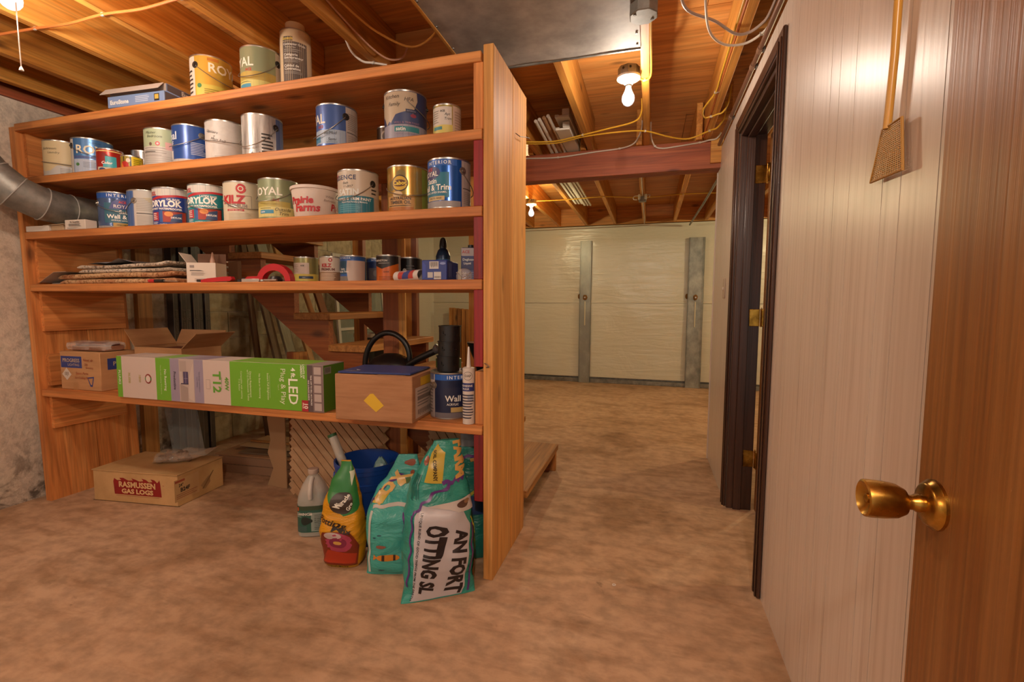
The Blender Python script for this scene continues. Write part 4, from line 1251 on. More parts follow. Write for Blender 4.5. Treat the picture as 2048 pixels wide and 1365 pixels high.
# third shelf small cartons
t = thing('small_box', 'flat white carton under the stove pipe elbow', 'box', (-3.072, 1.70, SZ[2] + .0005), .05, 'small cartons on the third shelf')
MB().box(-.080, .080, -.032, .032, 0, .029, P('#cfc6ba', .6), .0015).build('carton', t)
t = thing('small_box', 'open tan carton between two white cartons on the third shelf', 'box', (-2.932, 1.712, SZ[2] + .0005), -.06, 'small cartons on the third shelf')
MB().box(-.052, .050, -.035, .030, 0, .0285, P('#b59a78', .8), .0015).build('carton', t)
MB().box(-.095, .072, -.047, .027, .0293, .0311, P('#cdb898', .8), .0006).build('lid', t)
t = thing('small_box', 'white carton with black print next to the clear-sided can', 'box', (-2.785, 1.694, SZ[2] + .0005), .08, 'small cartons on the third shelf')
MB().box(-.065, .065, -.028, .028, 0, .048, P('#cabfb2', .6), .0015).build('carton', t)
front_print(t, .13, .056, .048, [('t', 'Kit Recambio', .0, .036, .011, HAND, B_), ('l', -.04, .05, .014, .029, 4, '#3a3634'), ('l', -.05, .03, .004, .01, 1, '#7a746c')])

# ---- fourth shelf: rugs, papers, carton, tools
Z4 = SZ[3] + .0005


def rug(label, x0, x1, y, z0, thick, cols, seed, group, curl):
    t = thing('folded_rug', label, 'rug', ((x0 + x1) / 2, y, z0), 0, group)
    g = random.Random(seed)
    n = 26
    L = x1 - x0
    m, nt, b = newmat('woven_rug', .95, 0, .1)
    v = coords(nt, (70, 60, 60))
    f = tnoise(nt, v, 1.3, 2, .3)
    v2 = coords(nt, (5, 3, 3))
    f2 = tnoise(nt, v2, 1.0, 2, 1.0)
    c1 = ramp(nt, f, [(.34, cols[0]), (.52, cols[1])])
    c2 = ramp(nt, f2, [(.46, '#ffffff'), (.56, cols[2])])
    nt.links.new(mixc(nt, .55, c1, c2, 'MULTIPLY'), b.inputs['Base Color'])
    bump(nt, b, f, .7, .006)
    th = thick / 2
    prof = [(-.168 - th * .5 * math.sin(a), th * .5 - th * .5 * math.cos(a)) for a in [PI * q_ / 8 for q_ in range(9)]] + [(.165, th), (.165, 0)]
    m_ = len(prof)
    for k in range(2):
        V, Fc = [], []
        for i in range(n + 1):
            u = i / n
            x = -L / 2 + L * u - k * .012
            wob = .0035 * math.sin(u * 7 + seed + k) * k
            lift = curl * max(0, (u - .80) / .20) ** 2 * (1 if k else .25)
            e = 1 - .45 * max(0, (u - .96) / .04) - .45 * max(0, (.03 - u) / .03)
            yo_ = .010 * noise.noise((u * 3, k * 3, seed))
            V += [(x, py + yo_, k * (th + .0006) + pz * e + wob + lift + .004 * k) for py, pz in prof]
        for i in range(n):
            for j in range(m_):
                j2 = (j + 1) % m_
                Fc.append((i * m_ + j, i * m_ + j2, (i + 1) * m_ + j2, (i + 1) * m_ + j))
        Fc.append(tuple(range(m_))[::-1])
        Fc.append(tuple(range(n * m_, (n + 1) * m_)))
        MB().add(V, Fc, m).build('fold', t)
    return t


rug('lower folded woven rug, tan and rust, on the fourth shelf', -2.995, -2.18, 1.888, SZ[3] + .0005, .050, ('#8a6644', '#c4a078', '#b86a44'), 3, 'folded rugs', .015)
rug('upper folded rug with grey speckled pattern on the fourth shelf', -2.86, -2.22, 1.892, SZ[3] + .0575, .036, ('#6c625a', '#c8b8a4', '#b8aaa0'), 8, 'folded rugs', .02)
t = thing('crumpled_paper', 'crumpled grey paper lying over the folded rugs', 'paper', (-2.62, 1.86, SZ[3] + .100))
V, Fc = [], []
for j in range(9):
    for i in range(13):
        x, y = -.2 + .4 * i / 12, -.13 + .26 * j / 8
        V.append((x, y + .02 * noise.noise((x * 9, 1, 2)), .006 + .03 * max(0, noise.noise((x * 6 + 2, y * 7, 4))) + .018 * math.exp(-((x - .02) / .05) ** 2)))
for j in range(8):
    for i in range(12):
        Fc.append((j * 13 + i, j * 13 + i + 1, j * 13 + i + 14, j * 13 + i + 13))
MB().add(V, Fc, P('#98959a', .7)).build('sheet', t, angle=20)
t = thing('paper_sheet', 'loose white paper lapping over the edge of the lower rug', 'paper', (-3.047, 1.79, SZ[3] + .001))
V = [(-.075, -.10, .010), (.0, -.11, .036), (.050, -.107, .062), (.14, -.105, .0645), (-.07, .09, .012), (.0, .09, .038), (.050, .09, .063), (.14, .09, .0645)]
MB().add(V + [(p[0], p[1], p[2] - .0012) for p in V], [(0, 1, 5, 4), (1, 2, 6, 5), (2, 3, 7, 6), (8, 12, 13, 9), (9, 13, 14, 10), (10, 14, 15, 11), (0, 8, 9, 1), (1, 9, 10, 2), (2, 10, 11, 3)], P('#b9b0a6', .7)).build('sheet', t)
MB().box(-.07, .048, -.05, .08, 0, .009, P('#a89c90', .8), .002).build('sheet', t)

# white carton with opened lid
t = thing('open_carton', 'white carton with opened lid and bottle neck showing, fourth shelf', 'box', (-2.045, 1.755, Z4), math.radians(22))
w, d, h = .130, .10, .094
wm = P('#cdbfb0', .6)
mb = MB()
mb.box(-w / 2, w / 2, -d / 2, -d / 2 + .0015, 0, h, wm).box(-w / 2, w / 2, d / 2 - .0015, d / 2, 0, h, wm).box(-w / 2, -w / 2 + .0015, -d / 2, d / 2, 0, h, wm).box(w / 2 - .0015, w / 2, -d / 2, d / 2, 0, h, wm).box(-w / 2, w / 2, -d / 2, d / 2, 0, .0015, wm)
mb.build('carton', t, smooth=False)
MB().box(-.055, 0, -d / 2, d / 2, 0, .0015, wm, 0, Matrix.Translation((-w / 2, 0, h)) @ Matrix.Rotation(math.radians(55), 4, 'Y')).build('lid_flap', t, smooth=False)
MB().box(-w / 2, w / 2, 0, .0015, 0, .05, P('#7a5844', .8), 0, Matrix.Translation((0, d / 2 - .002, h))).build('lid_flap', t, smooth=False)
MB().lathe([(.010, .03), (.013, .085), (.011, .11), (.007, .125), (.003, .148), (0, .15)], P('#b58a74', .4), 14, Matrix.Translation((.02, .015, 0))).build('bottle_neck', t)
front_print(t, w, d, h, [('r', -.05, -.03, .070, .082, '#8a7c74', 2), ('l', -.05, .02, .052, .062, 1, '#5a504a'), ('l', -.045, .03, .034, .05, 3, '#9a8c82'), ('l', -.03, .04, .006, .022, 2, '#a39488')])
Print(plane_map((-w / 2, 0, 0), (0, -1, 0), (0, 0, 1))).run([('r', -.035, -.01, .070, .082, '#8a7c74', 2), ('l', -.035, .015, .050, .060, 1, '#5a504a'), ('l', -.035, .03, .034, .048, 3, '#a0948a')]).build(t, 'side_print')
t = thing('brush', 'white handled thin brush lying behind the white carton', 'brush', (-2.18, 1.93, Z4 + .0))
MB().tube([(-.10, 0, .134), (-.03, 0, .127), (.09, .0, .116)], [.006, .004, .0035], P('#d8cbb4', .4), 8).build('handle', t)
MB().box(.085, .15, -.012, .012, .0, .122, P('#6a4a30', .8), .003).build('bristle_head', t)

TOOLR, TOOLB = P('#b0202a', .35), P('#221f1f', .45)
t = thing('screwdriver', 'red and black handled screwdriver before the white carton', 'screwdriver', (-2.25, 1.673, Z4 + .0092), .03)
MB().tube([(-.055, 0, 0), (-.05, 0, 0), (-.02, 0, 0)], .009, TOOLR, 12).build('handle', t)
MB().tube([(-.021, 0, 0), (.03, 0, 0)], .008, TOOLB, 12).build('grip', t)
MB().tube([(.03, 0, 0), (.115, 0, -.004)], .003, TIN, 8).build('shaft', t)
t = thing('utility_knife', 'red utility knife lying on the fourth shelf edge', 'knife', (-1.905, 1.688, Z4), .06)
MB().prism([(-.085, .0), (.075, .006), (.086, .014), (.080, .026), (.045, .026), (-.05, .018), (-.085, .012)], 'Y', -.010, .010, TOOLR).build('handle', t)
MB().box(-.115, -.083, -.006, .006, .003, .014, TOOLB, .002).build('nose', t)
t = thing('pipe_cutter', 'red arched pipe cutter tool with black jaw on the fourth shelf', 'hand tool', (-1.645, 1.725, Z4), .05)
arc, inn = [], []
for k in range(15):
    a = PI * .97 * (1 - k / 14)
    arc.append((.03 + .088 * math.cos(a), .004 + .078 * math.sin(a)))
    inn.append((.03 + .060 * math.cos(a), .004 + .048 * math.sin(a)))
MB().prism(arc + inn[::-1], 'Y', -.016, .016, TOOLR).build('arched_body', t, smooth=False)
MB().prism([(-.135, .010), (-.03, .010), (-.03, .028), (-.11, .026)], 'Y', -.013, .013, TOOLR).build('handle', t, smooth=False)
MB().box(-.14, -.045, -.018, -.0135, .0, .016, P('#b9b3ac', .35, .5), .002).build('steel_plate', t)
MB().lathe([(0, 0), (.026, .001), (.028, .012), (.020, .026), (0, .028)], TOOLB, 18, Matrix.Translation((.03, 0, 0))).build('jaw', t)
MB().tube([(-.01, -.03, .008), (.06, -.03, .008)], .005, TIN, 10).lathe([(.006, 0), (.011, 0), (.011, .008), (.006, .008), (.006, 0)], TIN, 14, Matrix.Translation((-.015, -.03, .003))).build('clamp_screw', t)
t = thing('plastic_bag', 'small clear bag of parts beside the gold banded can', 'bag', (-1.625, 1.802, Z4))
pts = MB()
pts.lathe([(0, 0), (.035, .001), (.042, .010), (.030, .022), (.012, .026), (0, .027)], clear_mat('clear_bag', '#dcc8b8', .45), 14, None, sx=1.0, sy=.7)
pts.build('film', t)
t = thing('metal_fittings', 'black oily metal fittings heaped behind the red tool', 'fittings', (-1.90, 1.86, Z4), .3)
for k in range(5):
    MB().box(-.05 + .022 * k, -.03 + .024 * k, -.02, .02, 0, .022 + .008 * (k % 2), TOOLB, .003).build('fitting', t)

t = thing('caulk_tube', 'caulk tube lying on its side with its open end outwards', 'caulk tube', (-.985, 1.80, Z4 + .0245), math.radians(60))
Mx = Matrix.Rotation(-PI / 2, 4, 'X')
MB().lathe([(.020, -.092), (.0235, -.095), (.0235, .10), (.019, .10), (.019, -.03), (.0, -.03)], P('#cfc6bc', .45), 28, Matrix.Rotation(PI / 2, 4, 'X') @ Matrix.Rotation(PI, 4, 'X') @ Matrix.Rotation(0, 4, 'Z')).build('tube', t)
Print(lambda s, tt, l: ((.0236 + .0003 * l) * math.sin(s / .0236), tt, (.0236 + .0003 * l) * math.cos(s / .0236)), cs=.005).run([('r', -.05, .03, -.06, .06, '#b9473f', 1), ('p', [(-.05, -.02), (.03, -.05), (.03, -.01), (-.05, .03)], '#3d4a86', 2), ('l', -.02, .03, .0, .05, 4, '#d8cfc6')]).build(t, 'tube_print')

t = thing('screw_box', 'royal blue carton with barcode stickers at the fourth shelf end', 'box', (-.830, 1.775, Z4), math.radians(6))
w, d, h = .105, .15, .080
MB().box(-w / 2, w / 2, -d / 2, d / 2, 0, h, P('#2b3a80', .4), .003).build('carton', t)
front_print(t, w, d, h, [('p', [(-.05, .004), (-.035, .015), (-.035, .06), (-.05, .074)], '#34479a', 1), ('r', -.020, .018, .045, .074, '#c4bfb8', 2), ('v', -.017, .015, .050, .072, 12, '#2a2a30'), ('r', -.002, .028, .004, .033, '#c4bfb8', 2), ('v', .0, .026, .008, .016, 9, '#2a2a30'), ('r', -.028, -.006, .010, .032, '#b4b0ac', 2), ('e', .035, .066, .012, .005, '#7c8cc0', 2)])
right_print(t, w, d, h, [('v', -.06, -.02, .01, .07, 4, '#7c8cc0'), ('v', .0, .06, .01, .06, 5, '#5a6ab0')])
t = thing('spray_can', 'dark blue dusting spray can with black trigger cap', 'spray can', (-.915, 1.985, Z4), face_cam(-.915, 1.985))
MB().lathe([(0, 0), (.031, 0), (.033, .003), (.033, .125), (.031, .130), (.024, .150), (.016, .158), (.015, .166), (0, .166)], P('#22364e', .3, .4), 32).build('can_body', t)
Print(cyl_map(.033), cs=.006).run([('r', -.045, .045, .04, .11, '#2c5a78'), ('t', 'Endust', .0, .092, .023, '#e6e8ea', dict(bold=.02)), ('t', 'for Electronics', .0, .078, .007, '#cfd6dc'), ('l', -.03, .03, .045, .07, 3, '#7f9ab0')]).build(t)
MB().lathe([(.016, .160), (.017, .172), (.014, .195), (.010, .205), (0, .207)], TOOLB, 18).box(-.007, .007, -.030, .004, .186, .206, TOOLB, .003).box(-.005, .005, -.034, -.026, .165, .200, TOOLB, .002).build('trigger_cap', t)
t = thing('solvent_tin', 'flat rectangular solvent tin beside the red painted post', 'tin', (-.748, 1.905, Z4), face_cam(-.74, 1.9) - .1)
MB().box(-.04, .04, -.024, .024, 0, .148, P('#54587c', .35, .3), .006).build('tin_body', t)
front_print(t, .08, .048, .148, [('r', -.038, .038, .05, .11, '#2c3262', 1), ('r', -.038, .038, .112, .145, '#a99a98', 1), ('t', 'ACE', -.018, .128, .017, '#b03a38', B_), ('t', 'Deglosser', -.004, .096, .014, '#dcdad4', B_), ('t', 'Liquid', -.012, .080, .013, '#dcdad4', B_), ('l', -.03, .03, .01, .045, 4, '#8a8ca8')])
MB().lathe([(.012, .148), (.012, .160), (0, .160)], TOOLB, 14).build('cap', t)
t = thing('plastic_bag', 'clear plastic bag of hardware beside the blue carton', 'bag', (-.705, 1.725, Z4), .2)
MB().lathe([(0, 0), (.030, .001), (.033, .014), (.030, .030), (.020, .042), (.008, .046), (0, .046)], clear_mat('clear_bag2', '#cfc6c0', .3), 16, None, sx=1.0, sy=.8).build('film', t, angle=15)
g = random.Random(5)
mb = MB()
for k in range(12):
    a = g.random() * 6.3
    x, y, z = g.uniform(-.018, .018), g.uniform(-.014, .014), g.uniform(.004, .024)
    mb.tube([(x, y, z), (x + .018 * math.cos(a), y + .012 * math.sin(a), z + .008)], .0022, P('#a39a92', .4, .4), 6)
mb.build('hardware', t)
bpy.data.objects[mb and t.children[-1].name]['kind'] = 'stuff'

# ---- bottom shelf
Z5 = SZ[4] + .0005
t = thing('lighting_carton', 'brown carton with blue brand panel and handwriting by the leaning shelf end', 'box', (-2.892, 1.80, Z5), math.radians(1))
w, d, h = .295, .18, .205
MB().box(-w / 2, w / 2, -d / 2, d / 2, 0, h, CARD, .003).build('carton', t)
BL = '#2a3c80'
front_print(t, w, d, h, [('r', -.14, .015, .118, .18, BL), ('t', 'PROGRESS', -.062, .157, .027, '#b9a48c', dict(bold=.02)), ('t', 'LIGHTING', -.045, .134, .019, '#b9a48c'), ('p', [(-.135, .082), (-.10, .05), (-.065, .082), (-.10, .118)], '#c9beb2', 2), ('v', -.115, -.085, .07, .095, 4, '#6a5c50'),
                         ('t', 'Next dr', .062, .162, .022, '#8c3a20', HW), ('t', 'Old', .045, .138, .018, '#8c3a20', HW), ('t', 'Grocery', .07, .122, .016, '#8c3a20', HW), ('t', 'Spare Parts', .012, .090, .020, '#9c4426', HW), ('t', 'for Ceiling Fan', .012, .066, .018, '#9c4426', HW),
                         ('p', [(.05, .07), (.10, .076), (.085, .022), (.07, .022)], BL, 2), ('p', [(.058, .064), (.092, .068), (.083, .032), (.074, .032)], '#b18458', 3), ('r', -.06, -.02, .0, .04, '#a97c50', 1)])
right_print(t, w, d, h, [('r', -.055, .06, .11, .17, BL), ('t', 'PRO', .0, .14, .03, '#b9a48c', B_)])
t = thing('wrapped_parts', 'brown parts in crinkled clear plastic lying on the branded carton', 'package', (-2.888, 1.787, Z5 + .206), .03)
MB().box(-.10, .14, -.05, .05, .002, .028, P('#8a5c44', .7), .004).box(-.08, .12, -.045, .045, .029, .042, P('#7d4a3c', .7), .004).build('slats', t)
V, Fc = [], []
for i in range(13):
    for k in range(10):
        a = 2 * PI * k / 10
        u = -.15 + .31 * i / 12
        e = 1 + .25 * noise.noise((u * 22, math.cos(a) * 2, math.sin(a) * 2))
        sq = .55 if i in (0, 12) else 1
        V.append((u, .062 * e * math.cos(a) * sq, max(.0005, .025 + .028 * e * math.sin(a) * sq)))
for i in range(12):
    for k in range(10):
        Fc.append((i * 10 + k, i * 10 + (k + 1) % 10, i * 10 + 10 + (k + 1) % 10, i * 10 + 10 + k))
MB().add(V, Fc, CLEAR).build('clear_wrap', t, angle=15)

t = thing('open_carton', 'brown carton with raised flaps standing behind the long lamp carton', 'box', (-2.545, 1.987, Z5), 0)
w, d, h = .34, .24, .225
mb = MB()
for b_ in ((-w / 2, w / 2, -d / 2, -d / 2 + .004, 0, h), (-w / 2, w / 2, d / 2 - .004, d / 2, 0, h), (-w / 2, -w / 2 + .004, -d / 2 + .004, d / 2 - .004, 0, h), (w / 2 - .004, w / 2, -d / 2 + .004, d / 2 - .004, 0, h), (-w / 2, w / 2, -d / 2, d / 2, 0, .004)):
    mb.box(*b_, CARD)
mb.build('carton', t, smooth=False)
for M, b_ in ((Matrix.Translation((-w / 2, 0, h)) @ Matrix.Rotation(math.radians(-38), 4, 'Y'), (0, .004, -d / 2, d / 2, 0, .115)),
              (Matrix.Translation((w / 2, 0, h)) @ Matrix.Rotation(math.radians(52), 4, 'Y'), (0, .004, -d / 2, d / 2, 0, .13)),
              (Matrix.Translation((0, d / 2, h)) @ Matrix.Rotation(math.radians(-25), 4, 'X'), (-w / 2, w / 2, -.004, 0, 0, .09))):
    MB().box(*b_, CARD, 0, M).build('flap', t, smooth=False)
MB().box(-.12, .10, -.09, .09, .205, .212, P('#7d4a34', .8), .002).build('contents', t)
MB().box(-.05, .03, -.07, -.03, .2125, .214, P('#d0543a', .6)).build('orange_label', t)

# the long green and white lamp carton
t = thing('led_tube_carton', 'long green and white carton of lamp tubes on the lowest shelf', 'box', (-1.920, 1.722, Z5), math.radians(.6))
w, d, h = 1.195, .145, .205
GRN, LILAC, WHT = '#6aa528', '#94899c', '#c6b4aa'
MB().box(-w / 2, w / 2, -d / 2, d / 2, 0, h, P('#c6b4aa', .5), .002).build('carton', t)
L = -w / 2
bands = [(0, .033, GRN), (.033, .255, WHT), (.255, .345, GRN), (.345, .40, LILAC), (.40, .49, '#b5a49c'), (.49, .545, LILAC), (.545, .70, WHT), (.70, 1.115, GRN), (1.115, 1.143, '#5a4c4c'), (1.143, w, '#7a6866')]
ops = [('r', L + a, L + c, .001, h - .001, col, 1) for a, c, col in bands]
R9 = dict(rot=-90)


def up_t(body, x, z, size, col, bold=0.0, layer=4):
    return ('t', body, L + x, z, size, col, dict(rot=-90, bold=bold, layer=layer))


ops += [up_t('PLUNKS', .018, .10, .020, '#d8dcc8', .02), up_t('36,000', .082, .10, .020, '#b0a23c'), up_t('1800', .150, .10, .020, '#a89a50'), ('e', L + .205, .10, .021, .024, '#8e3a34', 3), ('e', L + .205, .10, .021, .012, '#5a8a4c', 4), ('e', L + .205, .10, .014, .017, '#cfc0b6', 5),
        up_t('No Rewiring', .315, .10, .020, '#dfe4cc', .01), up_t('Works with existing T12 fixtures', .287, .10, .0105, '#c2d49c'), up_t('Productive', .372, .10, .020, '#4a4254', .02),
        ('r', L + .405, L + .445, .12, .195, '#a8988f', 2), ('r', L + .425, L + .455, .085, .145, '#4c4264', 3), ('r', L + .405, L + .42, .085, .145, '#b8aca8', 3), ('r', L + .41, L + .455, .085, .09, '#3a3450', 4), ('p', [(L + .405, .005), (L + .45, .005), (L + .45, .07), (L + .405, .085)], '#9d8c84', 2), ('p', [(L + .455, .02), (L + .487, .005), (L + .487, .19), (L + .46, .12)], '#c0b0a6', 2), ('r', L + .43, L + .4525, .112, .1135, '#a89cb0', 5), ('r', L + .44, L + .4415, .09, .142, '#a89cb0', 5),
        up_t('low energy consumption', .522, .10, .0095, '#5c5262'), up_t('Cool White', .508, .10, .010, '#5c5262'), up_t('T12', .622, .105, .062, '#5c9a30', .03), up_t('40W', .680, .10, .030, '#5c9a30', .03), up_t('Replaces up to', .652, .10, .009, '#7f8a60'), ('r', L + .56, L + .585, .07, .115, '#a89a92', 2), ('r', L + .5625, L + .5825, .0725, .1125, WHT, 3),
        up_t('Compatible with existing', .765, .10, .0125, '#d2e2ae'), up_t('T12 Ballast', .752, .10, .0125, '#d2e2ae'), up_t('Direct Replacement', .815, .105, .0145, '#d2e2ae', .01), up_t('w/T12 Fluorescent Tubes', .801, .10, .0135, '#d2e2ae', .01), up_t('No Buzz or Humming', .865, .10, .0125, '#d2e2ae', .01), up_t('Instant Full Brightness', .910, .10, .0135, '#d2e2ae', .01), ('r', L + .9185, L + .9195, .05, .15, '#d2e2ae', 3),
        up_t('Plug & Play', .990, .105, .036, '#dfe8c6'), up_t('Type A', .966, .10, .009, '#c2d49c'), up_t('4 ft.', 1.043, .165, .030, '#eef0dc', .03), up_t('LED', 1.040, .085, .068, '#eef0dc', .012), up_t('LIGHTS OF', 1.098, .175, .013, '#eef0dc', .02), up_t('AMERICA', 1.086, .175, .013, '#eef0dc', .02), ('r', L + 1.085, L + 1.118, .001, .050, '#a82a32', 3), up_t('10', 1.107, .026, .026, '#efe0d4', .03, 6), up_t('PACK', 1.093, .026, .010, '#efe0d4', .02, 6),
        up_t('TEAR OFF TO SELL AS 2 PACKS', 1.135, .095, .0095, '#e0d8d0', .03), up_t('FIVE 2-PACKS INSIDE', 1.122, .095, .0095, '#e0d8d0', .03)]
for k in range(5):
    ops.append(('r', L + 1.150, L + 1.186, .008 + .039 * k, .040 + .039 * k, '#b3a49e', 3))
front_print(t, w, d, h, ops)
top_print(t, w, d, h, [('r', L + a, L + c, -d / 2 + .001, d / 2 - .001, col, 1) for a, c, col in ((0, .10, '#c6b4aa'), (.10, .25, '#cdbdb2'), (.255, .36, '#8fb860'), (.36, .45, '#a8a0ac'), (.45, .56, LILAC), (.56, .70, '#d0c2b8'), (.70, 1.115, '#86b84a'), (1.115, w, '#a09090'))])
right_print(t, w, d, h, [('r', -.071, .071, .002, h - .002, '#4f7a22'), ('r', -.065, -.02, .165, .195, '#8a8a80', 2), ('v', -.06, -.025, .168, .192, 8, '#3a3a38'), ('t', 'LED T12', .02, .08, .040, '#7c7f34', dict(rot=-90)), ('t', 'Plug & Play', .05, .09, .016, '#a9bc80', dict(rot=-90))])

# brown shipping carton with papers
t = thing('shipping_carton', 'brown shipping carton with yellow sticker jutting past the lowest shelf', 'box', (-1.052, 1.733, Z5), math.radians(4))
w, d, h = .335, .275, .186
MB().box(-w / 2, w / 2, -d / 2, d / 2, 0, h, mottled('brown_carton', [(.3, '#9a6c48'), (.6, '#ac7e58')], 5, .8, bmp=.06, stretch=(1, 1, 8)), .003).build('carton', t)
front_print(t, w, d, h, [('p', [(-.040, .082), (.013, .038), (.047, .066), (.002, .112), (-.012, .110)], '#d8b02e', 2), ('r', -.167, .167, .0925, .0935, '#8f6444', 1)])
right_print(t, w, d, h, [('r', -.11, .07, .012, .135, '#c2b2a6', 2), ('r', -.06, .055, .138, .172, '#d0a82c', 3), ('v', -.09, .04, .02, .045, 14, '#3a3430'), ('l', -.09, .05, .055, .125, 6, '#7f746c'), ('r', -.09, .05, .085, .098, '#7a706a', 4)])
MB().box(.02, .13, -.137, .137, h, h + .0015, P('#a8805a', .5)).build('tape_strip', t)
t = thing('folder', 'blue printed folder lying on the brown shipping carton', 'folder', (-1.055, 1.715, Z5 + .1885), math.radians(6))
MB().box(-.155, .155, -.11, .11, 0, .005, P('#2f3c74', .4), .001).box(-.155, .15, -.108, .108, .005, .0065, P('#3a4a86', .35)).build('cover', t)
Print(plane_map((0, 0, .0068), (1, 0, 0), (0, 1, 0))).run([('p', [(-.12, -.08), (-.08, -.06), (-.11, -.04), (-.09, -.075)], '#c4c8d4', 1), ('l', -.13, -.06, -.10, -.085, 1, '#b9bed0')]).build(t, 'cover_print')

# black watering can behind the carton
wc = thing('watering_can', 'black plastic watering can with big looped handle behind the carton', 'watering can', (-1.195, 1.99, Z5), math.radians(2))
MB().lathe([(0, 0), (.090, 0), (.098, .006), (.104, .12), (.100, .18), (.078, .205), (.045, .222), (.034, .226), (.028, .222), (.028, .20)], BLACKP, 40, None, sx=1.15, sy=.85).build('tank', wc)
hp = [(.085, 0, .17), (.098, 0, .215), (.080, 0, .275), (.030, 0, .318), (-.035, 0, .325), (-.098, 0, .285), (-.135, 0, .215), (-.14, 0, .13), (-.112, 0, .06)]
MB().tube(hp, .0135, BLACKP, 14, 6).build('handle', wc)
MB().tube([(.06, -.02, .15), (.15, -.03, .205), (.245, -.035, .250)], .016, BLACKP, 16, 4).build('spout', wc)
MB().lathe([(.016, 0), (.022, .012), (.024, .026), (.016, .030), (0, .030)], P('#4a4644', .35), 18, Matrix.Translation((.243, -.035, .249)) @ Matrix.Rotation(math.radians(52), 4, 'Y')).build('rose', wc)

t = thing('green_lid_can', 'pale can with green lid wedged behind the black couplings', 'can', (-.925, 2.062, Z5), face_cam(-.925, 2.062))
MB().lathe([(0, 0), (.056, 0), (.058, .004), (.058, .165), (0, .165)], P('#9aa4a6', .4), 32).build('tin_body', t)
MB().lathe([(.058, .150), (.061, .152), (.061, .205), (.056, .208), (0, .208)], P('#3f6a34', .4), 32).build('lid', t)
Print(cyl_map(.058), cs=.007).run([('r', -.04, .06, .02, .12, '#c2c4c0', 1), ('r', -.06, .08, .0, .06, '#23292c', 2), ('e', .01, .10, .008, .012, '#1f2426', 3)]).build(t)
t = thing('flared_pot', 'black flaring pot with orange inside standing behind the couplings', 'pot', (-.735, 2.03, Z5), 0)
MB().lathe([(0, 0), (.030, 0), (.032, .16), (.040, .20), (.075, .285), (.077, .292), (.071, .292), (.0, .270)], BLACKP, 32).build('pot', t)
MB().lathe([(.070, .286), (.069, .291), (0, .291)], P('#a05028', .5), 28).build('orange_lid', t)
t = thing('caulk_tube', 'white caulk tube standing upright on the lowest shelf edge', 'caulk tube', (-.672, 1.688, Z5), face_cam(-.672, 1.688))
MB().lathe([(0, .003), (.0215, .003), (.0225, 0), (.024, 0), (.024, .215), (.0235, .219), (.018, .222), (0, .222)], P('#cbbfb4', .4), 32).build('tube', t)
MB().lathe([(.0095, .221), (.008, .232), (.0035, .300), (.002, .302), (0, .302)], P('#cfc8bf', .35), 16).build('nozzle', t)
Print(cyl_map(.0241), cs=.005).run([('r', -.036, .025, .130, .162, '#26316e', 1), ('t', 'ADHESIVE', -.010, .151, .011, '#dcd6ce', B_), ('t', 'CAULK', -.016, .139, .011, '#dcd6ce', B_), ('e', -.004, .190, .019, .017, '#8a8078', 1), ('e', -.004, .190, .0165, .0145, '#cbbfb4', 2), ('t', 'DAP', -.004, .190, .013, '#5a544e', B_), ('l', -.03, .028, .02, .12, 9, '#3c3848'), ('r', -.005, .018, .09, .115, '#9aa2b0', 2)]).build(t)
t = thing('stacked_tin', 'dark blue tin partly hidden beside the upright caulk tube', 'tin', (-.672, 1.865, Z5), face_cam(-.67, 1.86))
MB().lathe([(0, 0), (.048, 0), (.05, .004), (.05, .15), (.047, .155), (0, .155)], P('#56603a', .4, .2), 28).lathe([(.0505, .15), (.052, .152), (.052, .172), (0, .174)], P('#1d2236', .35), 28).build('tin_body', t)


# ================================================================== ON THE FLOOR
# low carton of gas logs with a bag on top
gl = thing('log_carton', 'low tan carton with red flame emblem on the floor', 'box', (-2.650, 1.925, .0005), math.radians(7))
w, d, h = .530, .31, .168
MB().box(-w / 2, w / 2, -d / 2, d / 2, 0, h, CARD_PALE, .003).build('carton', gl)
MB().box(-w / 2 - .004, w / 2 + .003, -d / 2 - .004, d / 2, h + .001, h + .006, CARD_PALE, .001).build('lid', gl)
fl = [(-.13, .045), (.165, .045), (.160, .115), (.155, .139), (.148, .128), (.14, .122), (.125, .136), (.10, .140), (.112, .126), (.09, .122), (.07, .135), (.045, .140), (.055, .127), (.03, .123), (.005, .132), (-.02, .138), (-.01, .126), (-.04, .124), (-.07, .137), (-.095, .136), (-.085, .124), (-.11, .122), (-.128, .133), (-.135, .115)]
front_print(gl, w, d, h, [('p', fl, '#8e1a1c', 1), ('t', 'RASMUSSEN', .015, .100, .042, '#d6b07c', dict(bold=.04, sx=1.02)), ('t', 'GAS LOGS', .015, .064, .034, '#d6b07c', dict(bold=.05, sx=1.25)), ('r', -.12, .15, .038, .0395, '#8e1a1c', 1), ('t', 'TM', .178, .108, .008, '#8e1a1c'), ('r', -.272, .272, .001, .004, '#5c4228', 1)])
right_print(gl, w, d, h, [('r', -.175, -.02, .03, .148, '#bf9a6c', 1), ('r', -.17, -.11, .13, .142, '#9c4a34', 2), ('t', '24"', -.135, .112, .022, HAND, B_), ('t', 'B24F', -.11, .085, .030, HAND, dict(bold=.03)), ('l', -.165, -.03, .04, .07, 3, '#9c6a4c'), ('p', [(.0, .04), (.08, .12), (.085, .115), (.01, .035)], '#8a6a44', 2), ('p', [(-.01, .06), (.05, .10), (.06, .06), (.02, .03)], '#a58258', 1)])
pb = thing('plastic_bag', 'clear bag of lava rock resting on the gas log carton', 'bag', (-2.575, 1.965, h + .0075), math.radians(28))
g = random.Random(3)
mb = MB()
